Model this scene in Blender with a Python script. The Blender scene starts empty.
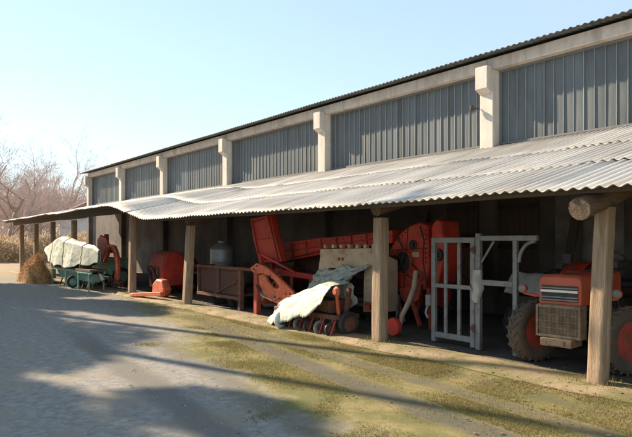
import bpy, math, random
from mathutils import Vector, Matrix, noise
rnd = random.Random(7)
R = math.radians
sc = bpy.context.scene
C = sc.collection

# ------------------------------------------------------------------ camera frame of the photograph
F, CX, HY, CAMZ = 614.0, 316.0, 240.0, 1.7
TH = math.atan(460.0 / 614.0)
ST, CT = math.sin(TH), math.cos(TH)
def ray(px, d):
    t = (px - CX) / F
    k = d / (ST + CT * t)
    return k * (-CT + ST * t), k
def W(px, py, d):                       # the place a pixel shows, on the upright plane d metres from the camera
    X, k = ray(px, d)
    return Vector((X, d, CAMZ + (HY - py) / F * k))
def PX(px, d): return ray(px, d)[0]

# ------------------------------------------------------------------ mesh builder
class MB:
    def __init__(s): s.v = []; s.f = []
    def add(s, vs, fs):
        n = len(s.v); s.v += [tuple(q) for q in vs]; s.f += [tuple(i + n for i in f) for f in fs]
    def box(s, c, size, rot=None, taper=1.0):
        x, y, z = (q / 2 for q in size); t = taper
        vs = [Vector(q) for q in ((-x,-y,-z),(x,-y,-z),(x,y,-z),(-x,y,-z),(-x*t,-y*t,z),(x*t,-y*t,z),(x*t,y*t,z),(-x*t,y*t,z))]
        if rot: 
            m = Matrix.Rotation(rot[2],3,'Z') @ Matrix.Rotation(rot[1],3,'Y') @ Matrix.Rotation(rot[0],3,'X')
            vs = [m @ q for q in vs]
        c = Vector(c)
        s.add([q + c for q in vs], [(0,3,2,1),(4,5,6,7),(0,1,5,4),(1,2,6,5),(2,3,7,6),(3,0,4,7)])
        return s
    def b2(s, a, b):                    # box by two corners
        return s.box([(a[i]+b[i])/2 for i in range(3)], [abs(b[i]-a[i]) for i in range(3)])
    def bar(s, a, b, w, h=None, roll=0):
        a, b = Vector(a), Vector(b); h = h or w; dv = b - a
        q = dv.to_track_quat('Z', 'Y').to_matrix() @ Matrix.Rotation(roll, 3, 'Z')
        L = dv.length; m = (a + b) / 2
        vs = [m + q @ Vector(p) for p in ((-w/2,-h/2,-L/2),(w/2,-h/2,-L/2),(w/2,h/2,-L/2),(-w/2,h/2,-L/2),(-w/2,-h/2,L/2),(w/2,-h/2,L/2),(w/2,h/2,L/2),(-w/2,h/2,L/2))]
        s.add(vs, [(0,3,2,1),(4,5,6,7),(0,1,5,4),(1,2,6,5),(2,3,7,6),(3,0,4,7)])
        return s
    def tube(s, pts, rad, n=8, caps=True):
        pts = [Vector(p) for p in pts]; m = len(pts)
        if not hasattr(rad, '__len__'): rad = [rad] * m
        vs = []; up = Vector((0.13, 0.31, 0.94))
        for i, p in enumerate(pts):
            t = (pts[min(i+1, m-1)] - pts[max(i-1, 0)])
            t = t.normalized() if t.length > 1e-9 else Vector((0,0,1))
            a = t.cross(up)
            if a.length < 0.05: a = t.cross(Vector((1,0,0)))
            a.normalize(); b = t.cross(a)
            for j in range(n):
                w = 2*math.pi*j/n
                vs.append(p + (a*math.cos(w) + b*math.sin(w))*rad[i])
        fs = [(i*n+j, i*n+(j+1)%n, (i+1)*n+(j+1)%n, (i+1)*n+j) for i in range(m-1) for j in range(n)]
        if caps: fs += [tuple(range(n-1,-1,-1)), tuple((m-1)*n+j for j in range(n))]
        s.add(vs, fs); return s
    def lathe(s, prof, o=(0,0,0), axis='X', n=32, caps=True):
        vs = []; o = Vector(o)
        for r, a in prof:
            for j in range(n):
                w = 2*math.pi*j/n; c, q = r*math.cos(w), r*math.sin(w)
                vs.append(o + Vector({'X':(a,c,q),'Y':(q,a,c),'Z':(c,q,a)}[axis]))
        m = len(prof)
        fs = [(i*n+j, i*n+(j+1)%n, (i+1)*n+(j+1)%n, (i+1)*n+j) for i in range(m-1) for j in range(n)]
        if caps: fs += [tuple(range(n)), tuple((m-1)*n+n-1-j for j in range(n))]
        s.add(vs, fs); return s
    def prism(s, poly, a0, a1, axis='Y'):      # poly in the two other axes
        def P(p, a): return {'Y':(p[0],a,p[1]),'X':(a,p[0],p[1]),'Z':(p[0],p[1],a)}[axis]
        n = len(poly)
        s.add([P(p,a0) for p in poly] + [P(p,a1) for p in poly],
              [tuple(range(n-1,-1,-1)), tuple(range(n,2*n))] + [(i,(i+1)%n,n+(i+1)%n,n+i) for i in range(n)])
        return s
    def pxpoly(s, pts, d, th):                  # an outline standing on the plane d, with a real thickness
        q = [W(x, y, d) for x, y in pts]
        return s.prism([(p.x, p.z) for p in q], d, d + th)
    def grid(s, fn, nu, nv):
        s.add([fn(i/nu, j/nv) for i in range(nu+1) for j in range(nv+1)],
              [(i*(nv+1)+j, (i+1)*(nv+1)+j, (i+1)*(nv+1)+j+1, i*(nv+1)+j+1) for i in range(nu) for j in range(nv)])
        return s

def worldloc(o):
    p = Vector((0,0,0))
    while o: p += o.location; o = o.parent
    return p
def build(name, mb, mat, parent=None, bevel=0, thick=0, world=False, smooth=40, fixn=True):
    me = bpy.data.meshes.new(name)
    vs = mb.v
    if world and parent:
        p = worldloc(parent); vs = [(a-p.x, b-p.y, c-p.z) for a, b, c in vs]
    me.from_pydata(vs, [], mb.f); me.update()
    if fixn:
        import bmesh
        bm = bmesh.new(); bm.from_mesh(me); bmesh.ops.recalc_face_normals(bm, faces=bm.faces); bm.to_mesh(me); bm.free()
    if smooth:
        me.polygons.foreach_set('use_smooth', [True]*len(me.polygons)); me.set_sharp_from_angle(angle=R(smooth))
    me.materials.append(mat)
    o = bpy.data.objects.new(name, me); C.objects.link(o)
    if parent: o.parent = parent
    if thick:
        m = o.modifiers.new('thick','SOLIDIFY'); m.thickness = thick; m.offset = 0
    if bevel:
        m = o.modifiers.new('bevel','BEVEL'); m.width = bevel; m.segments = 2; m.limit_method = 'ANGLE'; m.angle_limit = R(35)
    return o
def tag(o, label, cat, group=None, kind=None):
    o['label'] = label; o['category'] = cat
    if group: o['group'] = group
    if kind: o['kind'] = kind
    return o
def thing(name, label, cat, loc, group=None, rz=0):
    o = bpy.data.objects.new(name, None); C.objects.link(o); o.location = loc; o.rotation_euler.z = rz
    o.empty_display_size = .2
    return tag(o, label, cat, group)
def structure(o): o['kind'] = 'structure'; return o

# ------------------------------------------------------------------ materials
def mat(name, col, rough=.7, metal=0, col2=None, scale=6, lo=.45, hi=.65, var=.25, vscale=3, bump=.15, bscale=40, stretch=(1,1,1), coords='Object', spec=.5):
    m = bpy.data.materials.new(name); m.use_nodes = True; nt = m.node_tree; N = nt.nodes; L = nt.links
    b = N['Principled BSDF']; b.inputs['Roughness'].default_value = rough; b.inputs['Metallic'].default_value = metal
    b.inputs['Specular IOR Level'].default_value = spec
    tc = N.new('ShaderNodeTexCoord'); mp = N.new('ShaderNodeMapping'); mp.inputs['Scale'].default_value = stretch
    if coords == 'World':
        g = N.new('ShaderNodeNewGeometry'); L.new(g.outputs['Position'], mp.inputs['Vector'])
    else: L.new(tc.outputs[coords], mp.inputs['Vector'])
    def nz(sc_, det=5, ro=.6):
        n = N.new('ShaderNodeTexNoise'); n.inputs['Scale'].default_value = sc_; n.inputs['Detail'].default_value = det; n.inputs['Roughness'].default_value = ro
        L.new(mp.outputs['Vector'], n.inputs['Vector']); return n
    n1 = nz(vscale); r1 = N.new('ShaderNodeMapRange'); r1.inputs['From Min'].default_value = .25; r1.inputs['From Max'].default_value = .75
    r1.inputs['To Min'].default_value = 1-var; r1.inputs['To Max'].default_value = 1+var; L.new(n1.outputs['Fac'], r1.inputs['Value'])
    mx = N.new('ShaderNodeMix'); mx.data_type = 'RGBA'; mx.inputs[6].default_value = (*col,1); mx.inputs[7].default_value = (*(col2 or col),1)
    n2 = nz(scale, 8, .7); r2 = N.new('ShaderNodeMapRange'); r2.inputs['From Min'].default_value = lo; r2.inputs['From Max'].default_value = hi
    L.new(n2.outputs['Fac'], r2.inputs['Value']); L.new(r2.outputs[0], mx.inputs[0])
    ml = N.new('ShaderNodeMix'); ml.data_type = 'RGBA'; ml.blend_type = 'MULTIPLY'; ml.inputs[0].default_value = 1
    L.new(mx.outputs[2], ml.inputs[6]); L.new(r1.outputs[0], ml.inputs[7]); L.new(ml.outputs[2], b.inputs['Base Color'])
    rr = N.new('ShaderNodeMapRange'); rr.inputs['To Min'].default_value = max(0,rough-.12); rr.inputs['To Max'].default_value = min(1,rough+.15)
    L.new(n2.outputs['Fac'], rr.inputs['Value']); L.new(rr.outputs[0], b.inputs['Roughness'])
    n3 = nz(bscale, 6); bp = N.new('ShaderNodeBump'); bp.inputs['Strength'].default_value = bump; bp.inputs['Distance'].default_value = .02
    L.new(n3.outputs['Fac'], bp.inputs['Height']); L.new(bp.outputs[0], b.inputs['Normal'])
    return m

rust = (.16,.07,.035)
M = dict(
 red=mat('red_paint', (.64,.05,.03), .5, col2=(.36,.10,.06), scale=7, lo=.46, hi=.74, var=.35, bump=.1),
 faded=mat('faded_tractor_red', (.56,.11,.05), .5, col2=(.34,.10,.055), scale=6, lo=.45, hi=.7, var=.3, bump=.06),
 orange=mat('orange_paint', (.66,.14,.06), .55, col2=(.26,.09,.05), scale=11, lo=.48, hi=.7, var=.3, bump=.08),
 darkred=mat('faded_red_paint', (.44,.06,.04), .65, col2=rust, scale=9, var=.3, bump=.1),
 rust=mat('rusty_iron', (.17,.075,.045), .8, col2=(.09,.05,.04), scale=9, var=.35, bump=.3),
 iron=mat('dark_iron', (.045,.042,.04), .6, .3, col2=(.09,.06,.045), scale=8, var=.3, bump=.15),
 black=mat('tyre_rubber', (.03,.029,.028), .8, col2=(.13,.105,.08), scale=5, lo=.5, hi=.8, var=.3, bump=.2),
 tan=mat('dusty_tyre', (.16,.115,.075), .85, col2=(.05,.045,.04), scale=6, lo=.4, hi=.7, var=.3, bump=.25),
 grey=mat('galvanised_steel', (.25,.25,.245), .6, .2, col2=(.16,.115,.085), scale=10, lo=.5, hi=.75, var=.2, bump=.1),
 beige=mat('beige_sheet_metal', (.56,.43,.29), .65, col2=(.32,.20,.12), scale=4, lo=.52, hi=.72, var=.25, bump=.1),
 tanmetal=mat('tan_radiator_guard', (.27,.20,.13), .65, .1, col2=(.17,.10,.06), scale=9, var=.25, bump=.1),
 green=mat('green_paint', (.20,.40,.32), .55, col2=(.16,.15,.10), scale=6, var=.3, bump=.1),
 white=mat('white_paint', (.75,.74,.70), .5, col2=(.5,.46,.4), scale=8, lo=.55, hi=.8, var=.1, bump=.05),
 tarp=mat('white_tarpaulin', (.46,.51,.44), .65, col2=(.34,.38,.31), scale=2.5, lo=.45, hi=.75, var=.12, bump=.25, bscale=9),
 tarpgrey=mat('grey_tarpaulin', (.44,.47,.42), .6, col2=(.30,.32,.29), scale=3, var=.2, bump=.3, bscale=10),
 timber=mat('weathered_timber', (.42,.31,.21), .85, col2=(.26,.17,.11), scale=3, lo=.4, hi=.7, var=.3, vscale=5, bump=.5, bscale=22, stretch=(6,6,.5)),
 log=mat('log_bark', (.17,.115,.075), .9, col2=(.09,.065,.05), scale=5, var=.35, bump=.6, bscale=18, stretch=(3,.6,3)),
 darkboard=mat('red_brown_boards', (.13,.06,.045), .9, col2=(.07,.045,.04), scale=3, var=.35, bump=.4, bscale=14, stretch=(.5,7,7)),
 board=mat('old_boards', (.13,.095,.07), .9, col2=(.07,.055,.045), scale=3, var=.35, bump=.5, bscale=14, stretch=(7,7,.4)),
 cement=mat('fibre_cement_sheet', (.42,.415,.395), .58, col2=(.28,.27,.25), scale=1.1, lo=.5, hi=.78, var=.16, vscale=1.4, bump=.12, bscale=30, stretch=(2.2,.35,1), spec=.6),
 cementdark=mat('dark_fibre_cement', (.11,.12,.12), .75, col2=(.06,.065,.06), scale=2, var=.25, bump=.1),
 concrete=mat('cream_concrete', (.62,.555,.49), .85, col2=(.48,.42,.36), scale=1.6, lo=.5, hi=.75, var=.12, bump=.2, bscale=25),
 pillar=mat('whitewashed_concrete', (.64,.60,.535), .85, col2=(.46,.40,.32), scale=2.2, lo=.55, hi=.8, var=.10, bump=.2, bscale=25),
 render=mat('shaded_grimy_plaster', (.15,.13,.12), .9, col2=(.085,.072,.066), scale=.9, lo=.4, hi=.65, var=.3, vscale=.6, bump=.3, bscale=14),  # grime on a base darkened for the shade under the lean-to
 straw=mat('straw', (.58,.36,.16), .9, col2=(.34,.20,.09), scale=9, var=.3, bump=.4, bscale=30),
 bark=mat('winter_bark', (.42,.34,.30), .9, col2=(.32,.26,.23), scale=6, var=.3, bump=.4),
 twig=mat('winter_twigs', (.56,.44,.39), .9, col2=(.46,.36,.31), scale=.6, var=.25, bump=0),  # paler than real twigs, distance haze mixed into the colour
 dry=mat('dry_leaves', (.55,.42,.30), .9, col2=(.42,.34,.20), scale=.5, var=.3, bump=0),
 leaf=mat('dark_foliage', (.045,.07,.03), .7, col2=(.07,.085,.04), scale=.8, var=.3, bump=0),
 tile=mat('red_roof_tiles', (.38,.26,.22), .85, col2=(.20,.09,.065), scale=2, var=.3, bump=.5, bscale=6),
 plaster=mat('white_plaster', (.72,.70,.66), .85, col2=(.6,.56,.5), scale=.8, var=.1, bump=.1),
 glassdark=mat('dark_window', (.03,.035,.04), .15, var=.1, bump=0),
 glass=mat('channel_glass', (.125,.145,.155), .42, col2=(.095,.11,.12), scale=.9, lo=.4, hi=.7, var=.2, vscale=.8, bump=.03, bscale=4, stretch=(2,1,.5), spec=.3),
 winframe=mat('grey_window_frame', (.17,.18,.19), .6, var=.15, bump=.05),
 joint=mat('glazing_joint', (.28,.30,.305), .5, .2, var=.1, bump=0),
 lamp=mat('headlight_glass', (.22,.20,.18), .25, var=.05, bump=0),
 apron=mat('old_concrete', (.29,.225,.15), .9, col2=(.15,.14,.055), scale=1.6, lo=.40, hi=.60, var=.25, vscale=1.2, bump=.4, bscale=28, coords='World'),
 floor=mat('shed_dirt', (.10,.085,.07), .95, col2=(.06,.052,.045), scale=1.3, var=.3, bump=.5, bscale=16, coords='World'),  # dirt floor, its colour lowered to deepen the indoor shade
 blade=mat('grass_blades', (.215,.20,.072), .8, col2=(.29,.235,.105), scale=1.5, lo=.4, hi=.65, var=.35, vscale=.7, bump=0, coords='World'),
 pebble=mat('pebbles', (.33,.32,.30), .9, col2=(.22,.21,.20), scale=14, var=.3, bump=.2, coords='World'),
 litter=mat('fallen_leaves', (.22,.13,.06), .9, col2=(.13,.085,.05), scale=5, var=.35, bump=0, coords='World'),
 sack=mat('pale_sack', (.45,.44,.40), .85, col2=(.3,.29,.26), scale=4, var=.2, bump=.3),
)

# ------------------------------------------------------------------ ground
def tinted(m, cellx, celly, amount, ax=(0,1), streak=None, scol=(.2,.15,.1), samt=.5, sscale=(3,.3,3)):
    """sheet-to-sheet tone differences and run-down stains, added in front of the base colour"""
    nt = m.node_tree; N = nt.nodes; L = nt.links; b = N['Principled BSDF']; src = b.inputs['Base Color'].links[0].from_socket
    g = N.new('ShaderNodeNewGeometry'); sp = N.new('ShaderNodeSeparateXYZ'); L.new(g.outputs['Position'], sp.inputs[0])
    cb = N.new('ShaderNodeCombineXYZ')
    for i, c in enumerate((cellx, celly)):
        if not c: continue
        d = N.new('ShaderNodeMath'); d.operation = 'DIVIDE'; d.inputs[1].default_value = c; L.new(sp.outputs[ax[i]], d.inputs[0])
        f = N.new('ShaderNodeMath'); f.operation = 'FLOOR'; L.new(d.outputs[0], f.inputs[0]); L.new(f.outputs[0], cb.inputs[i])
    w = N.new('ShaderNodeTexWhiteNoise'); w.noise_dimensions = '2D'; L.new(cb.outputs[0], w.inputs['Vector'])
    r = N.new('ShaderNodeMapRange'); r.inputs['To Min'].default_value = 1-amount; r.inputs['To Max'].default_value = 1+amount*.6; L.new(w.outputs['Value'], r.inputs[0])
    x = N.new('ShaderNodeMix'); x.data_type = 'RGBA'; x.blend_type = 'MULTIPLY'; x.inputs[0].default_value = 1; L.new(src, x.inputs[6]); L.new(r.outputs[0], x.inputs[7])
    out = x.outputs[2]
    if streak:
        mp = N.new('ShaderNodeMapping'); mp.inputs['Scale'].default_value = sscale; L.new(g.outputs['Position'], mp.inputs['Vector'])
        n = N.new('ShaderNodeTexNoise'); n.inputs['Scale'].default_value = streak; n.inputs['Detail'].default_value = 7; n.inputs['Roughness'].default_value = .7; L.new(mp.outputs[0], n.inputs['Vector'])
        q = N.new('ShaderNodeMapRange'); q.inputs['From Min'].default_value = .48; q.inputs['From Max'].default_value = .72; q.inputs['To Max'].default_value = samt; L.new(n.outputs['Fac'], q.inputs[0])
        y = N.new('ShaderNodeMix'); y.data_type = 'RGBA'; L.new(q.outputs[0], y.inputs[0]); L.new(out, y.inputs[6]); y.inputs[7].default_value = (*scol,1); out = y.outputs[2]
    L.new(out, b.inputs['Base Color'])
def translucent(m, f=.4):
    nt = m.node_tree; N = nt.nodes; L = nt.links; b = N['Principled BSDF']; o = N['Material Output']
    t = N.new('ShaderNodeBsdfTranslucent'); L.new(b.inputs['Base Color'].links[0].from_socket, t.inputs['Color'])
    x = N.new('ShaderNodeMixShader'); x.inputs[0].default_value = f; L.new(b.outputs[0], x.inputs[1]); L.new(t.outputs[0], x.inputs[2]); L.new(x.outputs[0], o.inputs['Surface'])
for k in ('blade','dry','leaf'): translucent(M[k])
tinted(M['cement'], 1.02, 1.86, .22, streak=1.3, scol=(.27,.20,.12), samt=.65, sscale=(3,.35,.35))
tinted(M['glass'], .225, 0, .20, streak=1.2, scol=(.26,.27,.25), samt=.35, sscale=(5,1,.5))
tinted(M['concrete'], 0, 0, 0, streak=1.5, scol=(.22,.18,.14), samt=.6, sscale=(2.5,2.5,.4))
tinted(M['pillar'], 0, 0, 0, streak=1.6, scol=(.38,.31,.23), samt=.5, sscale=(3,3,.45))
def creased(m, scale=3, amt=.5):
    nt = m.node_tree; N = nt.nodes; L = nt.links; b = N['Principled BSDF']; old = b.inputs['Normal'].links[0].from_node
    tc = N.new('ShaderNodeTexCoord'); n0 = N.new('ShaderNodeTexNoise'); n0.inputs['Scale'].default_value = 2; L.new(tc.outputs['Object'], n0.inputs['Vector'])
    ad = N.new('ShaderNodeMix'); ad.data_type = 'RGBA'; ad.inputs[0].default_value = .25; L.new(tc.outputs['Object'], ad.inputs[6]); L.new(n0.outputs['Color'], ad.inputs[7])
    v = N.new('ShaderNodeTexVoronoi'); v.feature = 'DISTANCE_TO_EDGE'; v.inputs['Scale'].default_value = scale; L.new(ad.outputs[2], v.inputs['Vector'])
    r = N.new('ShaderNodeMapRange'); r.inputs['From Max'].default_value = .18; L.new(v.outputs['Distance'], r.inputs[0])
    bp = N.new('ShaderNodeBump'); bp.inputs['Strength'].default_value = amt; bp.inputs['Distance'].default_value = .05; L.new(r.outputs[0], bp.inputs['Height']); L.new(old.outputs[0], bp.inputs['Normal']); L.new(bp.outputs[0], b.inputs['Normal'])
creased(M['tarp'], 1.6, .22); creased(M['tarpgrey'], 4, .6)
tinted(M['tarp'], 0, 0, 0, streak=2.2, scol=(.42,.39,.30), samt=.55, sscale=(1,1,1))

def ground_material():
    m = bpy.data.materials.new('yard_ground'); m.use_nodes = True; nt = m.node_tree; N = nt.nodes; L = nt.links
    b = N['Principled BSDF']; b.inputs['Roughness'].default_value = .95; b.inputs['Specular IOR Level'].default_value = .25
    g = N.new('ShaderNodeNewGeometry'); sx = N.new('ShaderNodeSeparateXYZ'); L.new(g.outputs['Position'], sx.inputs[0])
    def nz(s, det=6, ro=.6, src=None):
        n = N.new('ShaderNodeTexNoise'); n.inputs['Scale'].default_value = s; n.inputs['Detail'].default_value = det; n.inputs['Roughness'].default_value = ro
        L.new(src or g.outputs['Position'], n.inputs['Vector']); return n.outputs['Fac']
    def mth(op, a, c=None, d=None):
        n = N.new('ShaderNodeMath'); n.operation = op
        for i, q in enumerate((a, c, d)):
            if q is None: continue
            if isinstance(q, (int, float)): n.inputs[i].default_value = q
            else: L.new(q, n.inputs[i])
        return n.outputs[0]
    def rng(v, a, c, t0=0, t1=1, smooth=True):
        n = N.new('ShaderNodeMapRange'); n.interpolation_type = 'SMOOTHSTEP' if smooth else 'LINEAR'
        for i, q in zip((1,2,3,4), (a,c,t0,t1)): n.inputs[i].default_value = q
        L.new(v, n.inputs[0]); return n.outputs[0]
    def mix(f, a, c, bl='MIX'):
        n = N.new('ShaderNodeMix'); n.data_type = 'RGBA'; n.blend_type = bl
        if isinstance(f, (int,float)): n.inputs[0].default_value = f
        else: L.new(f, n.inputs[0])
        for i, q in ((6,a),(7,c)):
            if isinstance(q, tuple): n.inputs[i].default_value = (*q,1)
            else: L.new(q, n.inputs[i])
        return n.outputs[2]
    x, y = sx.outputs[0], sx.outputs[1]
    big = nz(.35, 4); mid = nz(1.6, 6, .65); fine = nz(9, 8, .7); grit = nz(55, 4, .7)
    # packed gravel
    gr = mix(rng(fine,.35,.68), (.175,.17,.16), (.285,.275,.25))
    gr = mix(rng(mid,.46,.66), gr, (.235,.21,.165))
    gr = mix(rng(grit,.52,.75,0,.55), gr, (.36,.355,.34))
    # mossy grass verge between the wheel path and the shed
    gs = mix(rng(fine,.35,.65), (.175,.155,.062), (.255,.21,.095))
    gs = mix(rng(mid,.42,.62), gs, (.125,.125,.045))
    gs = mix(rng(grit,.5,.72,0,.5), gs, (.34,.28,.16))
    e = mth('ADD', mth('MULTIPLY', mth('ADD', x, 4.27), .239), mth('SUBTRACT', y, 3.05))   # metres inside the verge
    e = mth('ADD', e, mth('MULTIPLY', mth('SUBTRACT', big, .5), 3.0)); e = mth('ADD', e, mth('MULTIPLY', mth('SUBTRACT', mid, .5), 1.8))
    verge = mth('MULTIPLY', rng(e, -.35, .65), rng(x, -24, -15))
    col = mix(verge, gr, gs)
    # far end: dry brown earth
    far = rng(mth('ADD', x, mth('MULTIPLY', mth('SUBTRACT', big,.5), 8)), -29, -33)
    col = mix(mth('MULTIPLY', far, .9), col, (.30,.23,.15))
    # dark streaks: wheel ruts mixed with shadow streaks painted into the colour
    rut_shade = None
    for x0, d0, sl, wd, am in ((-4.7,4.63,-.158,.20,.85),(-4.2,5.36,-.095,.15,.6),(-4.87,2.55,-.10,.20,.6),(-5.8,3.45,-.145,.17,.45),(-3.2,5.92,-.06,.12,.35)):
        q = mth('SUBTRACT', mth('SUBTRACT', y, d0), mth('MULTIPLY', mth('SUBTRACT', x, x0), sl))
        q = mth('ADD', q, mth('MULTIPLY', mth('SUBTRACT', mid, .5), .22)); q = mth('ADD', q, mth('MULTIPLY', mth('SUBTRACT', big,.5), .35))
        q = rng(mth('ABSOLUTE', q), wd*.45, wd*1.6, am, 0)
        q = mth('MULTIPLY', q, rng(fine,.25,.6,.55,1))
        rut_shade = q if rut_shade is None else mth('MAXIMUM', rut_shade, q)
    rut_shade = mth('MULTIPLY', rut_shade, rng(x, -14, -9.5))
    col = mix(rut_shade, col, (.09,.086,.078))
    L.new(col, b.inputs['Base Color'])
    h = mth('ADD', mth('MULTIPLY', fine, .6), mth('MULTIPLY', grit, .35)); h = mth('ADD', h, mth('MULTIPLY', mid, 1.2))
    h = mth('SUBTRACT', h, mth('MULTIPLY', rut_shade, .8))
    bp = N.new('ShaderNodeBump'); bp.inputs['Strength'].default_value = .55; bp.inputs['Distance'].default_value = .03
    L.new(h, bp.inputs['Height']); L.new(bp.outputs[0], b.inputs['Normal'])
    return m
g = MB(); g.add([(-500,-400,0),(400,-400,0),(400,500,0),(-500,500,0)], [(0,1,2,3)])
structure(build('ground', g, ground_material(), smooth=0))

# concrete apron along the posts and the shed floor
EX = -36.0
def apron(u, v):
    X = 6 + (EX - 6) * u
    d0 = 6.42 + .10*noise.noise((X*.6, 3, 0)) + .05*noise.noise((X*2.7, 1, 0)); d1 = 7.08
    return (X, d0 + (d1-d0)*v, .006 + .05*min(1, v*3))
structure(build('pavement', MB().grid(apron, 420, 5), M['apron'], smooth=40))
f = MB(); f.b2((EX, 7.08, -.05), (6, 11.6, .022))
structure(build('shed_floor', f, M['floor'], smooth=0))

# ------------------------------------------------------------------ the hall
WD = 11.85                                   # face of the hall wall
HX0, HX1 = -39.8, 8.0
hall = thing('farm_hall', 'long concrete farm hall with tall strip windows above the lean-to roof', 'building', (-16, WD, 0))
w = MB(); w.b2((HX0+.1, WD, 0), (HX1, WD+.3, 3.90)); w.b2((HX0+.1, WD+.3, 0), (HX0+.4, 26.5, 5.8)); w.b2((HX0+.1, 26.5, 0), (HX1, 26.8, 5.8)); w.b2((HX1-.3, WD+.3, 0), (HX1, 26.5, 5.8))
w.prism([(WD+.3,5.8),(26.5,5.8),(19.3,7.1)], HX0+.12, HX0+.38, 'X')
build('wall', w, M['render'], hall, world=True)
COLX = [-39.35,-33.45,-27.75,-21.5,-15.22,-8.96,-2.7,3.5]
for i, cx in enumerate(COLX):
    c = MB(); c.b2((cx-.18, WD-.24, 3.4), (cx+.18, WD+.28, 5.6))
    co = build('column', c, M['pillar'], hall, bevel=.012, world=True)
    k = MB(); k.prism([(WD-.26,5.05),(WD-.43,5.15),(WD-.43,5.66),(WD-.242,5.66),(WD-.242,5.05)], cx-.165, cx+.165, 'X')
    build('column_base', MB().b2((cx-.2, WD-.24, 0), (cx+.2, WD+.28, 3.398)), M['render'], co, bevel=.01, world=True)  # lower column in dark plaster, shade below the roof put into its colour
    build('corbel', k, M['pillar'], co, bevel=.01, world=True)
br = MB(); br.tube([(-8.96-.18,WD-.26,4.75),(-8.96-.30,WD-.36,4.75)], .018); br.lathe([(.03,-.06),(.05,0),(.05,.05),(.02,.08)], (-9.27,WD-.36,4.76), 'Z', 12)
build('bracket', br, M['iron'], hall, world=True)
ends = COLX + [HX1]
for i in range(len(COLX)):
    a, b_ = ends[i], ends[i+1]
    if b_ - a < 1: continue
    bm_ = MB(); bm_.b2((a+.003, WD-.22, 5.60), (b_-.003, WD+.26, 5.86))
    build('beam', bm_, M['concrete'], hall, bevel=.012, world=True)
    x0, x1 = a+.18, b_-.18
    if i == len(COLX)-1: x1 = HX1 - .01
    fr = MB()
    fr.b2((x0,WD+.004,3.90),(x1,WD+.12,3.935)); fr.b2((x0,WD-.02,5.55),(x1,WD+.12,5.597)); fr.b2((x0,WD-.02,3.935),(x0+.05,WD+.12,5.55)); fr.b2((x1-.05,WD-.02,3.935),(x1,WD+.12,5.55))
    win = build('window', fr, M['winframe'], hall, world=True)
    pn = MB(); jt = MB(); CW = .225
    cuts = [x0+.05] + [CW*q for q in range(math.ceil((x0+.09)/CW), math.floor((x1-.09)/CW)+1)] + [x1-.05]
    for q, (xa, xb) in enumerate(zip(cuts, cuts[1:])):
        t1, t2 = rnd.uniform(-.010,.010), rnd.uniform(-.006,.006)
        def ch(u, v, xa=xa, xb=xb, t1=t1, t2=t2):
            return (xa+.008+(xb-xa-.016)*u, WD+.05 - .006*math.sin(math.pi*u) + t1*(u-.5) + t2*(v-.5), 3.935+1.615*v)
        pn.grid(ch, 5, 2)
        if q: jt.b2((xa-.007, WD+.026+rnd.uniform(-.004,.004), 3.935), (xa+.007, WD+.07, 5.55))
    build('pane', pn, M['glass'], win, world=True)
    build('glazing_joint', jt, M['joint'], win, world=True, smooth=0)
PW = .146
def wave(X): return .0165*math.cos(2*math.pi*X/PW)
rf = MB()
nx = int((HX1+.4-(HX0-.5))/PW*6)
def roof_front(u, v):
    X = HX0-.5 + (HX1+.9-HX0)*u
    return (X, WD-.52+.02*noise.noise((round(X/1.02)*3.1,0,0)) + 8.0*v, 5.905 + wave(X) + 1.25*v + .012*noise.noise((X*.3,v*4,2)))
def roof_back(u, v):
    X = HX0-.5 + (HX1+.9-HX0)*u
    return (X, WD+7.5 + 8.0*v, 7.16 + wave(X) - 1.25*v)
rf.grid(roof_front, nx, 4); rf.grid(roof_back, nx//2, 2)
build('roof', rf, M['cementdark'], hall, thick=.012, world=True)
gd = MB()                                    # dark plank door in the back wall, behind the gate
for i in range(16):
    xa = -10.3 + i*.16; gd.b2((xa+.004, WD-.05+rnd.uniform(0,.012), .05), (xa+.156, WD-.004, 2.75+rnd.uniform(-.01,.01)))
dr = build('door', gd, M['board'], hall, world=True)
hg = MB()
for z in (.5, 1.5, 2.4): hg.b2((-10.3,WD-.075,z),(-7.75,WD-.052,z+.11))
build('hinge_strap', hg, M['iron'], dr, world=True)
pp = MB(); pp.b2((-7.35, WD-.03, .9), (-5.9, WD-.003, 2.7))
build('plaster_patch', pp, mat('lighter_plaster',(.27,.25,.235),.9,col2=(.17,.15,.14),scale=1.6,var=.25,bump=.3), hall, world=True)

# ------------------------------------------------------------------ the lean-to
lean = thing('lean_to_shed', 'open timber lean-to with pale corrugated roof along the hall', 'shed', (-16, 8, 0))
ED, TD = 6.2, WD-.06
def eave_z(X):
    t = min(1, max(0, (-15.7 - X)/3.4)); t = t*t*(3-2*t)
    z = 2.25 + .51*t - .004*max(0,-19.1-X)
    return z + .035*noise.noise((X*.35, 5, 0)) + .02*noise.noise((X*1.1, 9, 0))
def roof_z(X, d):
    t = (d-ED)/(TD-ED)
    return eave_z(X)*(1-t) + 3.86*t - .05*math.sin(math.pi*t)*(.5+.5*noise.noise((X*.25,2,0)))
rf = MB(); RX1 = 7.0
nx = int((RX1-EX)/PW*6)
for row in range(3):
    d0 = ED + (TD-ED)*row/3 - (.16 if row else 0); d1 = ED + (TD-ED)*(row+1)/3
    def sheet(u, v, row=row, d0=d0, d1=d1):
        X = EX + (RX1-EX)*u; s_ = math.floor((X+row*.4)/1.02)
        a = .07*noise.noise((s_*7.3, row*3.1, 1)); jz = .016*noise.noise((s_*5.1, row*2.3, 8))
        dd = d0 + a*(1-v) + (d1-d0)*v
        return (X, dd, roof_z(X, dd) + wave(X) + jz + (.012*(1-v) if row else 0) + .004)
    rf.grid(sheet, nx, 4)
build('roof', rf, M['cement'], lean, thick=.010, world=True)
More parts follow.
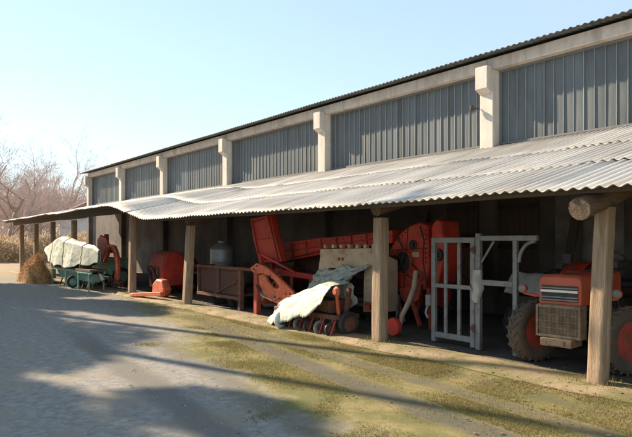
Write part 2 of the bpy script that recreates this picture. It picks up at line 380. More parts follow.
POST = [(22,-.05),(36,.04),(53,0),(74,.03),(132,.10),(187,.22),(380,.02),(597,.10)]
PD = 6.85
for k, (px, ln) in enumerate(POST):
    X = PX(px, PD); zt = roof_z(X, PD) - .36; rr = .092 if k == 7 else .102 if k > 3 else .10
    p = MB()
    tw = rnd.uniform(-.15,.15)
    n = 14
    def post(u, v, X=X, zt=zt, rr=rr, ln=ln, tw=tw):
        a = 2*math.pi*u + math.pi/4 + tw*v
        q = 1/max(abs(math.cos(a-math.pi/4*0)),abs(math.sin(a)))
        q = min(q, 1.28)*rr*(1.04-.08*v)
        q *= 1 + .05*noise.noise((math.cos(a)*1.5+X, math.sin(a)*1.5, v*3))
        return (X + q*math.cos(a) + ln*v + .012*noise.noise((X,0,v*2.5)), PD + q*math.sin(a), -.02 + (zt+.02)*v)
    p.grid(post, 32, 12)
    n0 = 13
    p.f.append(tuple(i*13+12 for i in range(32)))
    build('post', p, M['timber'], lean, world=True, smooth=35)
    # round rafter log carried by the post, sticking out under the eave
    lg = MB(); pts = []; rad = []
    r0 = .13 if k == 7 else .11
    y0 = 6.30 if k == 7 else 6.74
    for i in range(9):
        d = y0 + (WD-.03-y0)*i/8
        pts.append((X+ln+.02*noise.noise((X,d*.5,3)), d, roof_z(X,d)-.20 - (.05 if k==7 else 0)*(1-i/8) + .012*noise.noise((X,d,7)))); rad.append(r0*(1-.25*i/8)*(1+.05*noise.noise((X*2,d*2,1))))
    build('rafter', lg.tube(pts, rad, 14), M['log'], lean, world=True)
fb = MB(); pts = [(X, 6.72, roof_z(X,6.72)-.20) for X in [EX+.05+(-19.0-EX)*i/24 for i in range(25)]]
for a, b_ in zip(pts, pts[1:]): fb.bar(a, (b_[0]+.001,b_[1],b_[2]), .10, .24, roll=math.pi/2*0)
build('eave_beam', fb, M['board'], lean, world=True, smooth=0)
# purlins along the shed, under the sheets
for d in (6.42, 7.55, 8.9, 10.2, 11.4):
    pts = [(X, d, roof_z(X,d)-.075) for X in [EX+.1+(RX1-EX-.2)*i/60 for i in range(61)]]
    m_ = MB()
    for a, b_ in zip(pts, pts[1:]): m_.bar(a, (b_[0]+.001,b_[1],b_[2]), .09, .07)
    build('purlin', m_, M['board'], lean, world=True, smooth=0)

# ------------------------------------------------------------------ wheels
def wheel(parent, c, r, w, rimmat, tyremat, lugs=18, rimr=.58, name='wheel', steer=0):
    ctr = Vector(c); c = Vector((0,0,0)); m = MB(); ri = r*rimr
    prof = [(ri,-w*.42),(ri*1.06,-w*.47),(r*.80,-w*.52),(r*.92,-w*.48),(r*.965,-w*.38),(r*.97,0),(r*.965,w*.38),(r*.92,w*.48),(r*.80,w*.52),(ri*1.06,w*.47),(ri,w*.42),(ri,-w*.42)]
    m.lathe(prof, c, 'X', 36, caps=False)
    for i in range(lugs):
        for s_ in (-1,1):
            a = 2*math.pi*(i+.25*s_)/lugs
            o = c + Vector((s_*w*.24, math.cos(a)*r*.975, math.sin(a)*r*.975))
            mt = Matrix.Rotation(a-math.pi/2,3,'X') @ Matrix.Rotation(s_*.75,3,'Z')
            vs = [o + mt @ Vector(q) for q in ((-w*.28,-.013,-.02),(w*.28,-.013,-.02),(w*.28,.013,-.02),(-w*.28,.013,-.02),(-w*.27,-.008,.017),(w*.27,-.008,.017),(w*.27,.008,.017),(-w*.27,.008,.017))]
            m.add(vs, [(0,3,2,1),(4,5,6,7),(0,1,5,4),(1,2,6,5),(2,3,7,6),(3,0,4,7)])
    t = build(name, m, tyremat, parent); t.location = ctr; t.rotation_euler.z = steer
    q = MB()
    q.lathe([(ri*1.02,-w*.40),(ri*.93,-w*.36),(ri*.86,-w*.12),(ri*.5,-w*.02),(ri*.42,-w*.16),(ri*.12,-w*.2),(ri*.12,w*.2),(ri*.42,w*.16),(ri*.5,w*.02),(ri*.86,w*.12),(ri*.93,w*.36),(ri*1.02,w*.40)], c, 'X', 32)
    for i in range(6):
        a = 2*math.pi*i/6
        for s_ in (-1,1): q.lathe([(.016,-.02),(.016,.02)], c+Vector((s_*w*.17, math.cos(a)*ri*.33, math.sin(a)*ri*.33)), 'X', 6)
    build('rim', q, rimmat, t)
    return t
def small_wheel(parent, c, r, w, m1, m2):
    t = build('wheel', MB().lathe([(r*.6,-w/2),(r*.9,-w/2),(r,-w*.25),(r,w*.25),(r*.9,w/2),(r*.6,w/2),(r*.6,-w/2)], c, 'X', 24, caps=False), m1, parent)
    build('rim', MB().lathe([(r*.61,-w*.4),(r*.5,-w*.1),(r*.15,-w*.25),(r*.15,w*.25),(r*.5,w*.1),(r*.61,w*.4)], c, 'X', 20), m2, t)
    return t

# ------------------------------------------------------------------ things stored along the back wall
for i, (x, h_, ln_, lb) in enumerate(((-6.95,2.5,.12,'longest grey plank leaning on the back wall behind the tractor'),(-6.72,2.2,-.10,'shorter tilted plank leaning on the back wall behind the tractor'),(-11.2,2.4,.2,'dark plank leaning on the back wall left of the plank door'))):
    a = MB().bar((0,-.55,0),(ln_,-.02,h_),.20,.03)
    o = build('plank', a, M['board'], bevel=.004); o.location = (x, WD-.03, .03); tag(o, lb, 'plank', 'planks leaning on the back wall')
dm = thing('oil_drum', 'dark rusty oil drum by the back wall behind the tractor', 'drum', (-5.4, 11.2, .022))
build('shell', MB().lathe([(.02,.0),(.285,0),(.29,.02),(.285,.29),(.297,.30),(.285,.31),(.285,.58),(.297,.59),(.285,.60),(.285,.87),(.29,.89),(.28,.89),(.27,.86),(.02,.86)], (0,0,0), 'Z', 30), M['rust'], dm)
build('bung', MB().lathe([(.03,.86),(.03,.885),(.01,.89)], (.15,-.1,0), 'Z', 10), M['iron'], dm)
hw = thing('disc_harrow', 'dark red disc harrow in the shade between the third and second far posts', 'harrow', (-20.6, 9.6, .022))
build('frame', MB().b2((-1.6,-.5,.62),(1.7,-.42,.72)).b2((-1.6,.42,.62),(1.7,.5,.72)).b2((-1.6,-.42,.62),(-1.5,.42,.72)).b2((1.6,-.42,.62),(1.7,.42,.72)).bar((0,-.46,.7),(.1,0,1.35),.08).bar((0,.46,.7),(.1,0,1.35),.08), M['darkred'], hw, bevel=.006)
for i in range(9): build('disc', MB().lathe([(.02,-.03),(.2,-.01),(.27,.03),(.2,.0),(.02,-.01)], (-1.4+i*.36,-.45,.27), 'X', 20), M['iron'], hw)
build('gang_axle', MB().tube([(-1.6,-.45,.27),(1.75,-.45,.27)], .03).bar((-1.2,-.45,.27),(-1.2,-.45,.64),.05).bar((1.2,-.45,.27),(1.2,-.45,.64),.05), M['rust'], hw)
pw = thing('plough', 'red reversible plough in shade between the orange loader and beige spreader', 'plough', (-12.0, 8.3, .022))
build('beam', MB().bar((-.75,-.35,.95),(.85,.25,.80),.13).bar((-.75,-.35,.95),(-.75,-.45,1.35),.1).bar((-.75,-.45,1.35),(.2,-.05,.9),.06), M['red'], pw, bevel=.012)
for i in range(3):
    x = -.45+i*.5; y = -.25+i*.19
    leg_ = build('leg', MB().bar((x,y,.85),(x+.05,y-.05,.2),.08,.05), M['darkred'], pw, bevel=.006)
    build('mouldboard', MB().grid(lambda u, v, x=x, y=y: (x+.05-.28+.5*u, y-.12-.14*math.sin(v*2)+.10*u, .04+.42*v+.06*u), 8, 8), M['grey'], leg_, thick=.015)
small_wheel(pw, (.8,-.1,.22), .22, .1, M['black'], M['darkred'])
wn = thing('winch_frame', 'rusty winch frame with wound cable between the trailer and orange loader', 'winch', (-13.4, 10.0, .022))
build('frame', MB().b2((-.6,-.35,0),(-.5,.35,1.2)).b2((.5,-.35,0),(.6,.35,1.2)).b2((-.5,-.05,1.1),(.5,.05,1.2)), M['rust'], wn, bevel=.01)
build('reel', MB().lathe([(.4,-.45),(.4,-.41),(.2,-.40),(.2,.40),(.4,.41),(.4,.45)], (0,0,.6), 'X', 28), M['darkred'], wn)

# ------------------------------------------------------------------ red tractor
T = thing('tractor', 'red tractor facing the yard, dusty front wheels and tan radiator guard', 'tractor', (-4.42, 7.62, .022), rz=R(6))
def rbox(w, z0, z1, tr):                      # bonnet section with rounded shoulders
    return [(-w,z0),(w,z0),(w,z1-tr),(w-tr*.3,z1-tr*.3),(w-tr,z1),(-w+tr,z1),(-w+tr*.3,z1-tr*.3),(-w,z1-tr)]
h = MB(); P0 = rbox(.275,.86,1.20,.06); P1 = rbox(.275,.86,1.235,.06); P2 = rbox(.25,.88,1.26,.06)
n = len(P0)
ys = [(-.50,P0),(-.46,P1),(.3,P1),(.80,P2)]
h.add([(p[0],y,p[1]) for y,P in ys for p in P], [tuple(range(n-1,-1,-1)), tuple(3*n+i for i in range(n))] + [(j*n+i,j*n+(i+1)%n,(j+1)*n+(i+1)%n,(j+1)*n+i) for j in range(3) for i in range(n)])
hood = build('bonnet', h, M['faded'], T, bevel=.008)
lv = MB()
for i in range(9):
    for s_ in (-1,1): lv.box((s_*.277, -.05+i*.05, 1.0), (.012,.018,.16), (0,0,s_*.5))
build('louvre', lv, M['iron'], hood)
sm_ = MB(); sm_.b2((-.279,.30,.87),(.279,.312,1.242)); sm_.b2((-.012,-.47,1.236),(.012,.78,1.246))
build('seam', sm_, M['darkred'], hood)
build('fuel_cap', MB().lathe([(.045,1.23),(.05,1.25),(.05,1.275),(.02,1.285)], (.1,.55,0), 'Z', 18), M['iron'], hood)
build('hose', MB().tube([(.2,-.25,.62),(.3,-.05,.7),(.28,.25,.62),(.22,.5,.7)], .02).tube([(-.2,-.2,.55),(-.33,.02,.6),(-.25,.3,.7)], .016), M['black'], T)
build('tie_rod', MB().tube([(-.5,-.14,.4),(.5,-.14,.4)], .02), M['iron'], T)
gq = MB(); gq.b2((-.235,-.512,.90),(.235,-.497,1.10))
gr_ = build('grille', gq, M['iron'], T)
gb = MB()
for z in (.92,.955,1.07): gb.b2((-.24,-.528,z-.008),(.24,-.510,z+.008))
build('grille_bar', gb, M['grey'], gr_)
build('name_band', MB().b2((-.24,-.529,1.015),(.24,-.512,1.045)), M['white'], gr_)
for s_ in (-1,1):
    lr = build('headlight', MB().lathe([(.04,.08),(.058,.03),(.061,0),(.055,-.008)], (s_*.62,-.30,1.02), 'Y', 20).tube([(s_*.27,-.2,.95),(s_*.45,-.26,.93),(s_*.62,-.26,.96)], .018), M['faded'], T)
    build('lens', MB().lathe([(.053,.0),(.04,-.012),(.01,-.018)], (s_*.62,-.31,1.02), 'Y', 20), M['lamp'], lr)
rg = MB(); rg.b2((-.29,-.56,.45),(.29,-.535,.48)); rg.b2((-.29,-.56,.82),(.29,-.535,.85)); rg.b2((-.29,-.56,.48),(-.262,-.535,.82)); rg.b2((.262,-.56,.48),(.29,-.535,.82))
for i in range(1,30): rg.b2((-.262+i*.0175-.003,-.551,.48),(-.262+i*.0175+.003,-.543,.82))
for i in range(1,4): rg.b2((-.262,-.557,.48+i*.085-.004),(.262,-.5535,.48+i*.085+.004))
rg.b2((-.28,-.53,.44),(.28,-.36,.86))
build('radiator_guard', rg, M['tanmetal'], T)
build('weight_bracket', MB().b2((-.2,-.62,.34),(.2,-.3,.44)).b2((-.12,-.66,.36),(.12,-.62,.42)), M['tanmetal'], T, bevel=.006)
eb = MB(); eb.b2((-.17,-.3,.42),(.17,.85,.86)); eb.b2((-.24,-.1,.55),(-.17,.6,.8)); eb.b2((.17,-.1,.5),(.23,.6,.75))
for i in range(4): eb.lathe([(.05,-.02),(.05,.14)], (.21,.02+i*.15,.76),'Z',12)
build('engine', eb, M['iron'], T, bevel=.01)
build('gearbox', MB().b2((-.2,.85,.4),(.2,2.0,.85)), M['iron'], T, bevel=.02)
build('front_axle', MB().b2((-.56,-.07,.36),(.56,.07,.47)).b2((-.1,-.12,.3),(.1,.12,.5)), M['iron'], T, bevel=.01)
build('rear_axle', MB().lathe([(.1,-.55),(.16,-.2),(.16,.2),(.1,.55)], (0,1.75,.62),'X',16), M['iron'], T)
for s_ in (-1,1):
    wheel(T, (s_*.60,0,.425), .425, .21, M['darkred'], M['tan'], 22, steer=R(-17))
    wheel(T, (s_*.68,1.75,.62), .62, .34, M['darkred'], M['black'], 26)
    fd = MB()
    def fen(u, v, s_=s_):
        a = R(20)+R(140)*u
        return (s_*(.50+.36*v), 1.75-math.cos(a)*.72, .62+math.sin(a)*.72 - .03*v)
    fd.grid(fen, 14, 3)
    fo = build('fender', fd, M['red'], T, thick=.012)
build('steering_column', MB().tube([(0,.85,1.1),(0,1.15,1.38)], .022), M['iron'], T)
sw = MB(); q = Matrix.Rotation(R(-45),3,'X')
sw.tube([Vector((0,1.16,1.39)) + q @ Vector((.19*math.cos(2*math.pi*i/24), .19*math.sin(2*math.pi*i/24), 0)) for i in range(25)], .013, 8)
for i in range(3): sw.bar((0,1.16,1.39), Vector((0,1.16,1.39))+q@Vector((.185*math.cos(2.1*i),.185*math.sin(2.1*i),0)), .015)
build('steering_wheel', sw, M['black'], T)
build('seat', MB().b2((-.22,1.5,.98),(.22,1.92,1.06)).b2((-.22,1.88,1.06),(.22,1.96,1.36)), M['black'], T, bevel=.03)
build('exhaust', MB().tube([(.2,.5,1.2),(.2,.5,1.62),(.2,.56,1.68)], .026,10).lathe([(.045,1.28),(.05,1.3),(.05,1.5),(.045,1.52)],(.2,.5,0),'Z',14), M['rust'], T)
build('mirror_arm', MB().tube([(-.3,.75,1.15),(-.42,.7,1.3),(-.45,.7,1.36)], .01).b2((-.52,.68,1.34),(-.40,.70,1.48)), M['iron'], T)

# ------------------------------------------------------------------ steel gate and bracket frame
gz = 1.74
gx0, gx1 = -6.93, -6.05; gy = 7.58
G = thing('metal_gate', 'narrow grey metal gate leaf with upright bars, left of the bracket frame', 'gate', ((gx0+gx1)/2, gy, .022))
m_ = MB(); m_.b2((gx0,gy-.03,.05),(gx0+.085,gy+.03,gz)); m_.b2((gx1-.085,gy-.03,.05),(gx1,gy+.03,gz)); m_.b2((gx0+.085,gy-.027,gz-.085),(gx1-.085,gy+.027,gz)); m_.b2((gx0+.085,gy-.027,.12),(gx1-.085,gy+.027,.21))
build('frame', m_, M['grey'], G, bevel=.006, world=True)
build('middle_rail', MB().b2((gx0+.085,gy-.024,.93),(gx1-.085,gy+.024,.995)), M['grey'], G, bevel=.005, world=True)
for t in (.33,.64):
    xx = gx0 + (gx1-gx0)*t
    build('bar', MB().b2((xx-.028,gy-.02,.212),(xx+.028,gy+.02,.928)).b2((xx-.028,gy-.02,.997),(xx+.028,gy+.02,gz-.087)), M['grey'], G, bevel=.004, world=True)
for z in (.35,1.0,1.55): build('hinge', MB().lathe([(.022,-.06),(.022,.06)], (gx1+.008,gy-.05,z), 'Z', 10).b2((gx1-.07,gy-.042,z-.03),(gx1-.005,gy-.033,z+.03)), M['rust'], G, world=True)
lt = MB(); lt.b2((gx0-.10,gy-.06,.62),(gx0-.003,gy+.04,.80)); lt.tube([(gx0-.05,gy-.065,.62),(gx0-.07,gy-.08,.5),(gx0-.04,gy-.06,.42)], .022)
build('latch', lt, M['grey'], G, bevel=.006, world=True)
fx0, fx1 = -6.03, -5.30
B = thing('bracket_frame', 'tall grey steel frame with curved bracket arm beside the narrow gate', 'frame', ((fx0+fx1)/2, gy, .022))
m_ = MB(); m_.b2((fx0,gy-.035,.03),(fx0+.085,gy+.035,1.80)); m_.b2((fx1-.07,gy-.03,.03),(fx1,gy+.03,1.69)); m_.b2((fx0+.085,gy-.03,1.69),(-4.98,gy+.03,1.765))
build('frame', m_, M['grey'], B, bevel=.006, world=True)
build('middle_rail', MB().b2((fx0+.087,gy-.027,1.02),(fx1-.072,gy+.027,1.10)), M['grey'], B, bevel=.005, world=True)
arc = [( -5.02-.26*math.sin(R(a)), gy, 1.68-.30*(1-math.cos(R(a)))) for a in range(0,91,10)]
build('bracket', MB().tube(arc, .026, 8), M['grey'], B, world=True)
build('brace', MB().tube([(fx0+.09,gy,1.36),(fx0+.32,gy,1.685)], .018, 8), M['grey'], B, world=True)
rg = MB()
def rag(u, v):
    a = u*2*math.pi; r = .055+.03*noise.noise((math.cos(a)*1.3,math.sin(a)*1.3,v*4)) + .025*math.sin(v*math.pi)
    return (fx0+.03+r*math.cos(a)*1.1, gy-.02+r*math.sin(a), .75+.5*v)
rg.grid(rag, 18, 12)
tag(build('rag', rg, M['sack'], None), 'pale cloth knotted round the upright of the bracket frame', 'cloth')

# ------------------------------------------------------------------ motor cultivator behind the frame
K = thing('motor_cultivator', 'dark engine cultivator with handlebars standing behind the bracket frame', 'cultivator', (-5.75, 8.75, .022))
build('engine', MB().b2((-.28,-.3,.42),(.28,.25,.80)).lathe([(.05,0),(.2,.02),(.2,.1),(.06,.12)],(.28,-.05,.62),'X',24), M['iron'], K, bevel=.02)
build('fuel_tank', MB().lathe([(.04,-.26),(.13,-.23),(.14,0),(.13,.23),(.04,.26)], (0,-.05,.94),'X',20), M['grey'], K)
for s_ in (-1,1):
    wheel(K, (s_*.36,0,.32), .32, .17, M['rust'], M['black'], 14)
    build('handlebar', MB().tube([(s_*.1,.25,.7),(s_*.22,.8,1.0),(s_*.28,1.3,1.1)], .02), M['iron'], K)
build('tine_hood', MB().prism([(.25,.3),(.5,.62),(.95,.6),(1.1,.3)], -.38,.38,'X'), M['darkred'], K, bevel=.02)
sk = MB()
def sackf(u, v):
    x = -.33+.66*u; y = -.42+.6*v
    z = .86+.10*math.sin(v*3.1)-.28*max(0,(.35-v))**1*2 + .05*noise.noise((u*3,v*3,4))
    return (x-5.75, y+8.75, z+.2)
tag(build('sack', MB().grid(sackf, 16, 14), M['sack'], thick=.02), 'pale folded sack lying over the dark cultivator engine', 'sack')
ty = thing('spare_tyre', 'black tyre leaning on the back wall behind the bracket frame', 'tyre', (-6.9, 11.2, .022))
tb = MB(); tb.lathe([(.30,-.1),(.42,-.15),(.53,-.11),(.55,0),(.53,.11),(.42,.15),(.30,.1),(.30,-.1)], (0,0,.55), 'Y', 32, caps=False)
build('tread', tb, M['black'], ty)

# ------------------------------------------------------------------ red harvester
Hv = thing('harvester', 'large red harvester behind the middle posts with long horizontal conveyor', 'harvester', (-10.5, 9.2, .022))
a = MB(); a.pxpoly([(386,268),(391,246),(399,234),(408,226),(419,222),(427,225),(428,266),(424,290),(400,292),(388,286)], 8.7, .5)
build('side_panel', a, M['red'], Hv, bevel=.04, world=True)
a = MB(); a.pxpoly([(431,226),(436,219),(441,221),(443,240),(442,262),(438,284),(431,290)], 8.75, .5)
build('rear_panel', a, M['red'], Hv, bevel=.03, world=True)
a = MB(); a.b2((-13.2,9.35,.75),(-8.25,10.6,1.55)); a.prism([(-12.0,1.55),(-8.6,1.55),(-8.9,1.9),(-11.4,1.9)], 9.5, 10.5)
build('body', a, M['rust'], Hv, bevel=.03, world=True)
A0, A1 = W(279,253,8.9), W(400,240,8.9)
tb = MB(); tb.pxpoly([(273,244),(318,238),(345,236),(392,230),(392,243),(345,250),(318,255),(276,263)], 8.72, .34)
cv_ = build('conveyor', tb, M['red'], Hv, bevel=.015, world=True)
tb = MB()
for q_ in range(1,8):
    px_ = 276+q_*15; yt = 244-(px_-273)*.115; yb = 262.5-(px_-276)*.165; tb.bar(W(px_,yt+.5,8.705), W(px_+1,yb-.5,8.705), .035, .03)
tb.bar(W(275,253,8.70), W(390,236,8.70), .03, .02)
build('rib', tb, M['darkred'], cv_, world=True)
build('drive_chain', MB().tube([W(290,258,8.68), W(330,249,8.68), W(360,245,8.68)], .012, 6), M['iron'], cv_, world=True)
ch = MB(); ch.pxpoly([(250,218),(270,214),(274,236),(281,262),(259,264),(253,240)], 8.05, .20)
co = build('chute', ch, M['red'], Hv, bevel=.03, world=True)
rb = MB()
for (x0,y0,x1,y1) in ((252,220,260,262),(268,216,279,261)):
    rb.bar(W(x0,y0,8.04), W(x1,y1,8.04), .05, .03)
build('rib', rb, M['darkred'], co, world=True)
build('chute_arm', MB().bar(W(272,262,8.5), W(276,300,8.5), .10).bar(W(268,250,8.5), W(284,252,8.9), .12), M['darkred'], Hv, world=True)
for (px, py, r, mt) in ((402,262,.20,'iron'),(417,276,.13,'darkred'),(412,245,.10,'iron'),(436,255,.12,'iron')):
    p = W(px,py,8.66)
    pl = MB().lathe([(.02,.09),(r,.07),(r*.93,.045),(r,.02),(r*.85,.015),(r*.8,.03),(.05,.025),(.05,-.02),(.02,-.02)], p, 'Y', 26)
    build('pulley', pl, M[mt], Hv, world=True)
p1, p2 = W(402,262,8.68), W(417,276,8.68)
build('belt', MB().bar(p1+Vector((0,0,.19)), p2+Vector((0,0,.12)), .012,.03).bar(p1-Vector((0,0,.19)), p2-Vector((0,0,.12)), .012,.03), M['black'], Hv, world=True)
for (x, r) in ((-9.3,.45),(-12.4,.45)):
    wheel(Hv, (x+10.5, 0.3, r), r, .3, M['red'], M['black'], 16)
    wheel(Hv, (x+10.5, 1.2, r), r, .3, M['red'], M['black'], 16)
build('drawbar', MB().bar((1.2,.0,.6),(1.95,-1.62,.42),.1).bar((.2,.0,.6),(1.95,-1.62,.42),.08), M['darkred'], Hv)
pj = W(394,328,7.5); pj.z = .19
jm = MB(); jm.lathe([(.05,-.05),(.15,-.045),(.165,0),(.15,.045),(.05,.05)], (0,0,0), 'X', 22)
jw = MB(); jw.lathe([(.03,-.05),(.15,-.045),(.165,0),(.15,.045),(.03,.05)], pj, 'Y', 22)
jo = build('jockey_wheel', jw, M['red'], Hv, world=True)
build('jack', MB().bar(pj+Vector((0,.07,0)), pj+Vector((.0,.12,.55)), .05), M['iron'], Hv, world=True)
build('skirt', MB().pxpoly([(398,288),(421,284),(418,300),(409,306),(402,300)], 8.62, .06), M['darkred'], Hv, bevel=.01, world=True)
build('feed_tube', MB().tube([W(416,272,8.5),W(414,288,8.3),W(409,302,8.1),W(402,316,7.9),W(399,328,7.75)], [.05,.05,.05,.045,.045], 10), M['beige'], Hv, world=True)
for q_ in ((396,296,404,322),(412,300,420,326),(428,288,431,330)): build('strut', MB().bar(W(q_[0],q_[1],8.6), W(q_[2],q_[3],8.55), .06), M['darkred'], Hv, world=True)
build('seam', MB().bar(W(392,250,8.695), W(427,248,8.695), .018, .012).bar(W(408,226,8.695), W(404,290,8.695), .018, .012), M['iron'], Hv, world=True)
build('guard', MB().lathe([(.24,-.03),(.26,0),(.24,.03)], W(402,262,8.62), 'Y', 28, caps=False), M['darkred'], Hv, world=True)
def rivets(parent, d, lines, r=.014, m='iron'):
    q_ = MB()
    for x0_, y0_, x1_, y1_, n_ in lines:
        for i in range(n_):
            t = i/(n_-1); q_.lathe([(r,.004),(r,-.008),(r*.5,-.014)], W(x0_+(x1_-x0_)*t, y0_+(y1_-y0_)*t, d), 'Y', 6)
    build('rivet_row', q_, M[m], parent, world=True)
rivets(co, 8.045, ((255,222,264,219,5),(256,240,272,238,6),(262,260,276,258,6)))
rivets(cv_, 8.715, ((276,246.5,388,233.5,26),(278,260,388,243,26)), .011)
rivets(Hv, 8.695, ((394,244,408,230,6),(392,252,392,282,7),(396,288,422,286,7),(426,230,426,262,8)), .015)
build('hose', MB().tube([W(396,236,8.66),W(402,246,8.6),W(404,254,8.6),W(396,276,8.62),W(399,290,8.6)], .016, 8).tube([W(420,226,8.66),W(424,240,8.6),W(423,262,8.6),W(427,286,8.6)], .014, 8), M['black'], Hv, world=True)
build('warning_plate', MB().pxpoly([(412,252),(419,252),(419,257),(412,257)], 8.69, .008), M['beige'], Hv, world=True)
ld = MB()
for s_ in (0,.35): ld.tube([(1.75+s_,-.42,.3),(1.75+s_,-.3,1.9)], .018)
for i in range(5): ld.tube([(1.75,-.42+.02*i,.45+i*.27),(2.10,-.42+.02*i,.45+i*.27)], .014)
build('ladder', ld, M['darkred'], Hv)

# ------------------------------------------------------------------ beige spreader with open back
S = thing('manure_spreader', 'beige metal spreader with an open front and two small red reflectors', 'spreader', (-9.8, 8.0, .022))
a = MB(); a.pxpoly([(313,312),(316,285),(321,249),(377,248),(377,312),(363,312),(364,268),(328,268),(325,290),(322,312)], 7.85, .10)
build('front_frame', a, M['beige'], S, bevel=.012, world=True)
a = MB(); p = W(319,249,7.95); q = W(376,249,7.95)
a.b2((p.x+.09,8.50,.55),(q.x-.09,8.55,1.40)); a.b2((p.x+.09,7.96,.50),(q.x-.09,8.5,.56))
build('box', a, M['iron'], S, world=True)
for xa_ in (p.x+.03, q.x-.09): build('side_wall', MB().prism([(7.955,.30),(8.56,.30),(8.56,1.30),(7.955,1.50)], xa_, xa_+.06, 'X'), M['beige'], S, bevel=.008, world=True)
a = MB()
for i in range(7):
    p = W(325+i*8, 247.3, 7.87); a.b2((p.x-.035,7.86,p.z-.02),(p.x+.035,7.95,p.z+.055))
build('lug', a, M['beige'], S, bevel=.006, world=True)
e = W(341,259,7.845)
for dx in (-.06,.05): build('reflector', MB().lathe([(.035,0),(.035,-.012),(.022,-.018)], (e.x+dx,7.848,e.z), 'Y', 16), M['darkred'], S, world=True)
for s_ in (-.75,.75): wheel(S, (s_, .35, .36), .36, .2, M['rust'], M['black'], 14)
build('beater', MB().lathe([(.06,-.75),(.06,.75)], (-.1,.3,.95),'X',12), M['rust'], S)
build('chassis', MB().b2((-.95,.05,.36),(.95,.17,.46)).b2((-.95,.43,.36),(.95,.53,.46)), M['rust'], S)

# grey tarpaulin slumped through the opening
def gt(u, v):
    a = W(321+51*u, 269-4*u + 1.5*math.sin(u*9), 7.80); b = W(316+40*u, 294-12*u, 7.80)
    p = a.lerp(b, v)
    p.y = 7.80 - .18*math.sin(v*2.2) + .10*noise.noise((u*4, v*3, 2)) - .05
    p.z += .06*noise.noise((u*5, v*4, 6)) + .05*(abs(noise.noise((u*9+v*4, v*7, 2)))-.2); p.y -= .05*(abs(noise.noise((u*14, v*9+u*3, 5)))-.2)
    return p
tag(build('grey_tarpaulin', MB().grid(gt, 80, 40), M['tarpgrey'], thick=.012), 'crumpled grey tarpaulin slumped across the opening of the beige spreader', 'tarpaulin')

# ------------------------------------------------------------------ seed drill under the white tarpaulin
D = thing('seed_drill', 'small rusty seed drill on little wheels under a white tarpaulin', 'seed drill', (-9.3, 6.95, 0))
build('frame', MB().b2((-1.0,-.28,.30),(.95,-.2,.38)).b2((-1.0,.2,.30),(.95,.28,.38)).b2((-1.0,-.2,.30),(-.92,.2,.38)).b2((.87,-.2,.30),(.95,.2,.38)).bar((.9,0,.35),(1.0,0,.85),.07), M['rust'], D, bevel=.006)
build('hopper', MB().prism([(-.2,.4),(.2,.4),(.28,.62),(-.28,.62)], -.55,.75,'X'), M['rust'], D, bevel=.01)
for i in range(6):
    x = -.75+i*.32
    small_wheel(D, (x,-.30,.13), .13, .05, M['iron'] if i%2 else M['grey'], M['rust'])
    build('coulter', MB().bar((x,-.22,.36),(x,-.30,.15),.035).bar((x+.06,-.22,.34),(x+.09,-.38,.02),.025), M['darkred'], D)
small_wheel(D, (-.55,-.40,.17), .17, .07, M['white'], M['grey']); small_wheel(D, (.98,.0,.22), .22, .09, M['black'], M['rust'])
build('crank', MB().lathe([(.05,-.05),(.09,0),(.05,.05)], (.95,-.25,.80),'Y',14).bar((.95,-.25,.8),(.95,-.2,.4),.04), M['orange'], D)
prof = [(0,.04,.02),(.10,.26,.03),(.22,.46,.06),(.40,.62,.13),(.55,.70,.20),(.72,.82,.28),(.85,.92,.40),(1,.90,.56)]
def lin(u, k):
    for a, b in zip(prof, prof[1:]):
        if u <= b[0]: t = (u-a[0])/(b[0]-a[0]); return a[k]+(b[k]-a[k])*t
    return prof[-1][k]
def wt(u, v):
    X = -10.72+2.25*u; top = lin(u,1); low = lin(u,2)
    n_ = .05*noise.noise((u*6,v*5,1)) + .045*(abs(noise.noise((u*9+v*5,v*8,5)))-.2) + .025*(abs(noise.noise((u*22,v*17-u*6,8)))-.2)
    if v < .45: t = v/.45; y = 6.42+.26*t; z = low + (top-low)*(t**.7)
    elif v < .75: t = (v-.45)/.3; y = 6.68+.44*t; z = top+.02*math.sin(t*3.1)
    else: t = (v-.75)/.25; y = 7.12+.16*t; z = top - (top-low)*t
    w_ = .35+.65*min(1,u*3)
    return (X+n_, 6.95+(y-6.92)*w_ + n_*.8, max(.015, z + n_ + .03*math.sin(u*21)*(v<.2)))
tag(build('white_tarpaulin', MB().grid(wt, 110, 70), M['tarp'], thick=.01), 'white tarpaulin draped over the small seed drill, trailing to the ground', 'tarpaulin')

# ------------------------------------------------------------------ orange loader frame
O = thing('loader_frame', 'orange loader frame with triangular arms standing under the red chute', 'loader', (PX(268,7.3), 7.3, .022))
lx, ly = O.location.x, O.location.y
a = MB(); a.pxpoly([(250,268),(256,263),(266,267),(274,274),(284,283),(292,291),(294,298),(287,303),(278,304),(270,301),(264,294),(259,284),(258,275),(264,274),(267,281),(272,287),(277,289),(279,286.5),(275,281),(268.5,276),(263.5,273.6),(254,274)], 7.15, .07)
build('arm', a, M['orange'], O, bevel=.012, world=True)
a = MB(); a.pxpoly([(250,268),(256,263),(266,267),(274,274),(284,283),(292,291),(294,298),(287,303),(278,304),(270,301),(264,294),(259,284),(258,275),(264,274),(267,281),(272,287),(277,289),(279,286.5),(275,281),(268.5,276),(263.5,273.6),(254,274)], 7.75, .07)
build('arm', a, M['orange'], O, bevel=.012, world=True)
x0 = PX(258,7.2)
a = MB(); a.b2((x0-.10,7.14,.02),(x0+.04,7.26,1.05)); a.b2((x0-.10,7.72,.02),(x0+.04,7.84,1.05)); a.b2((x0-.08,7.26,.25),(x0+.02,7.72,.37)); a.b2((x0-.08,7.26,.85),(x0+.02,7.72,.95))
build('mast', a, M['darkred'], O, bevel=.012, world=True)
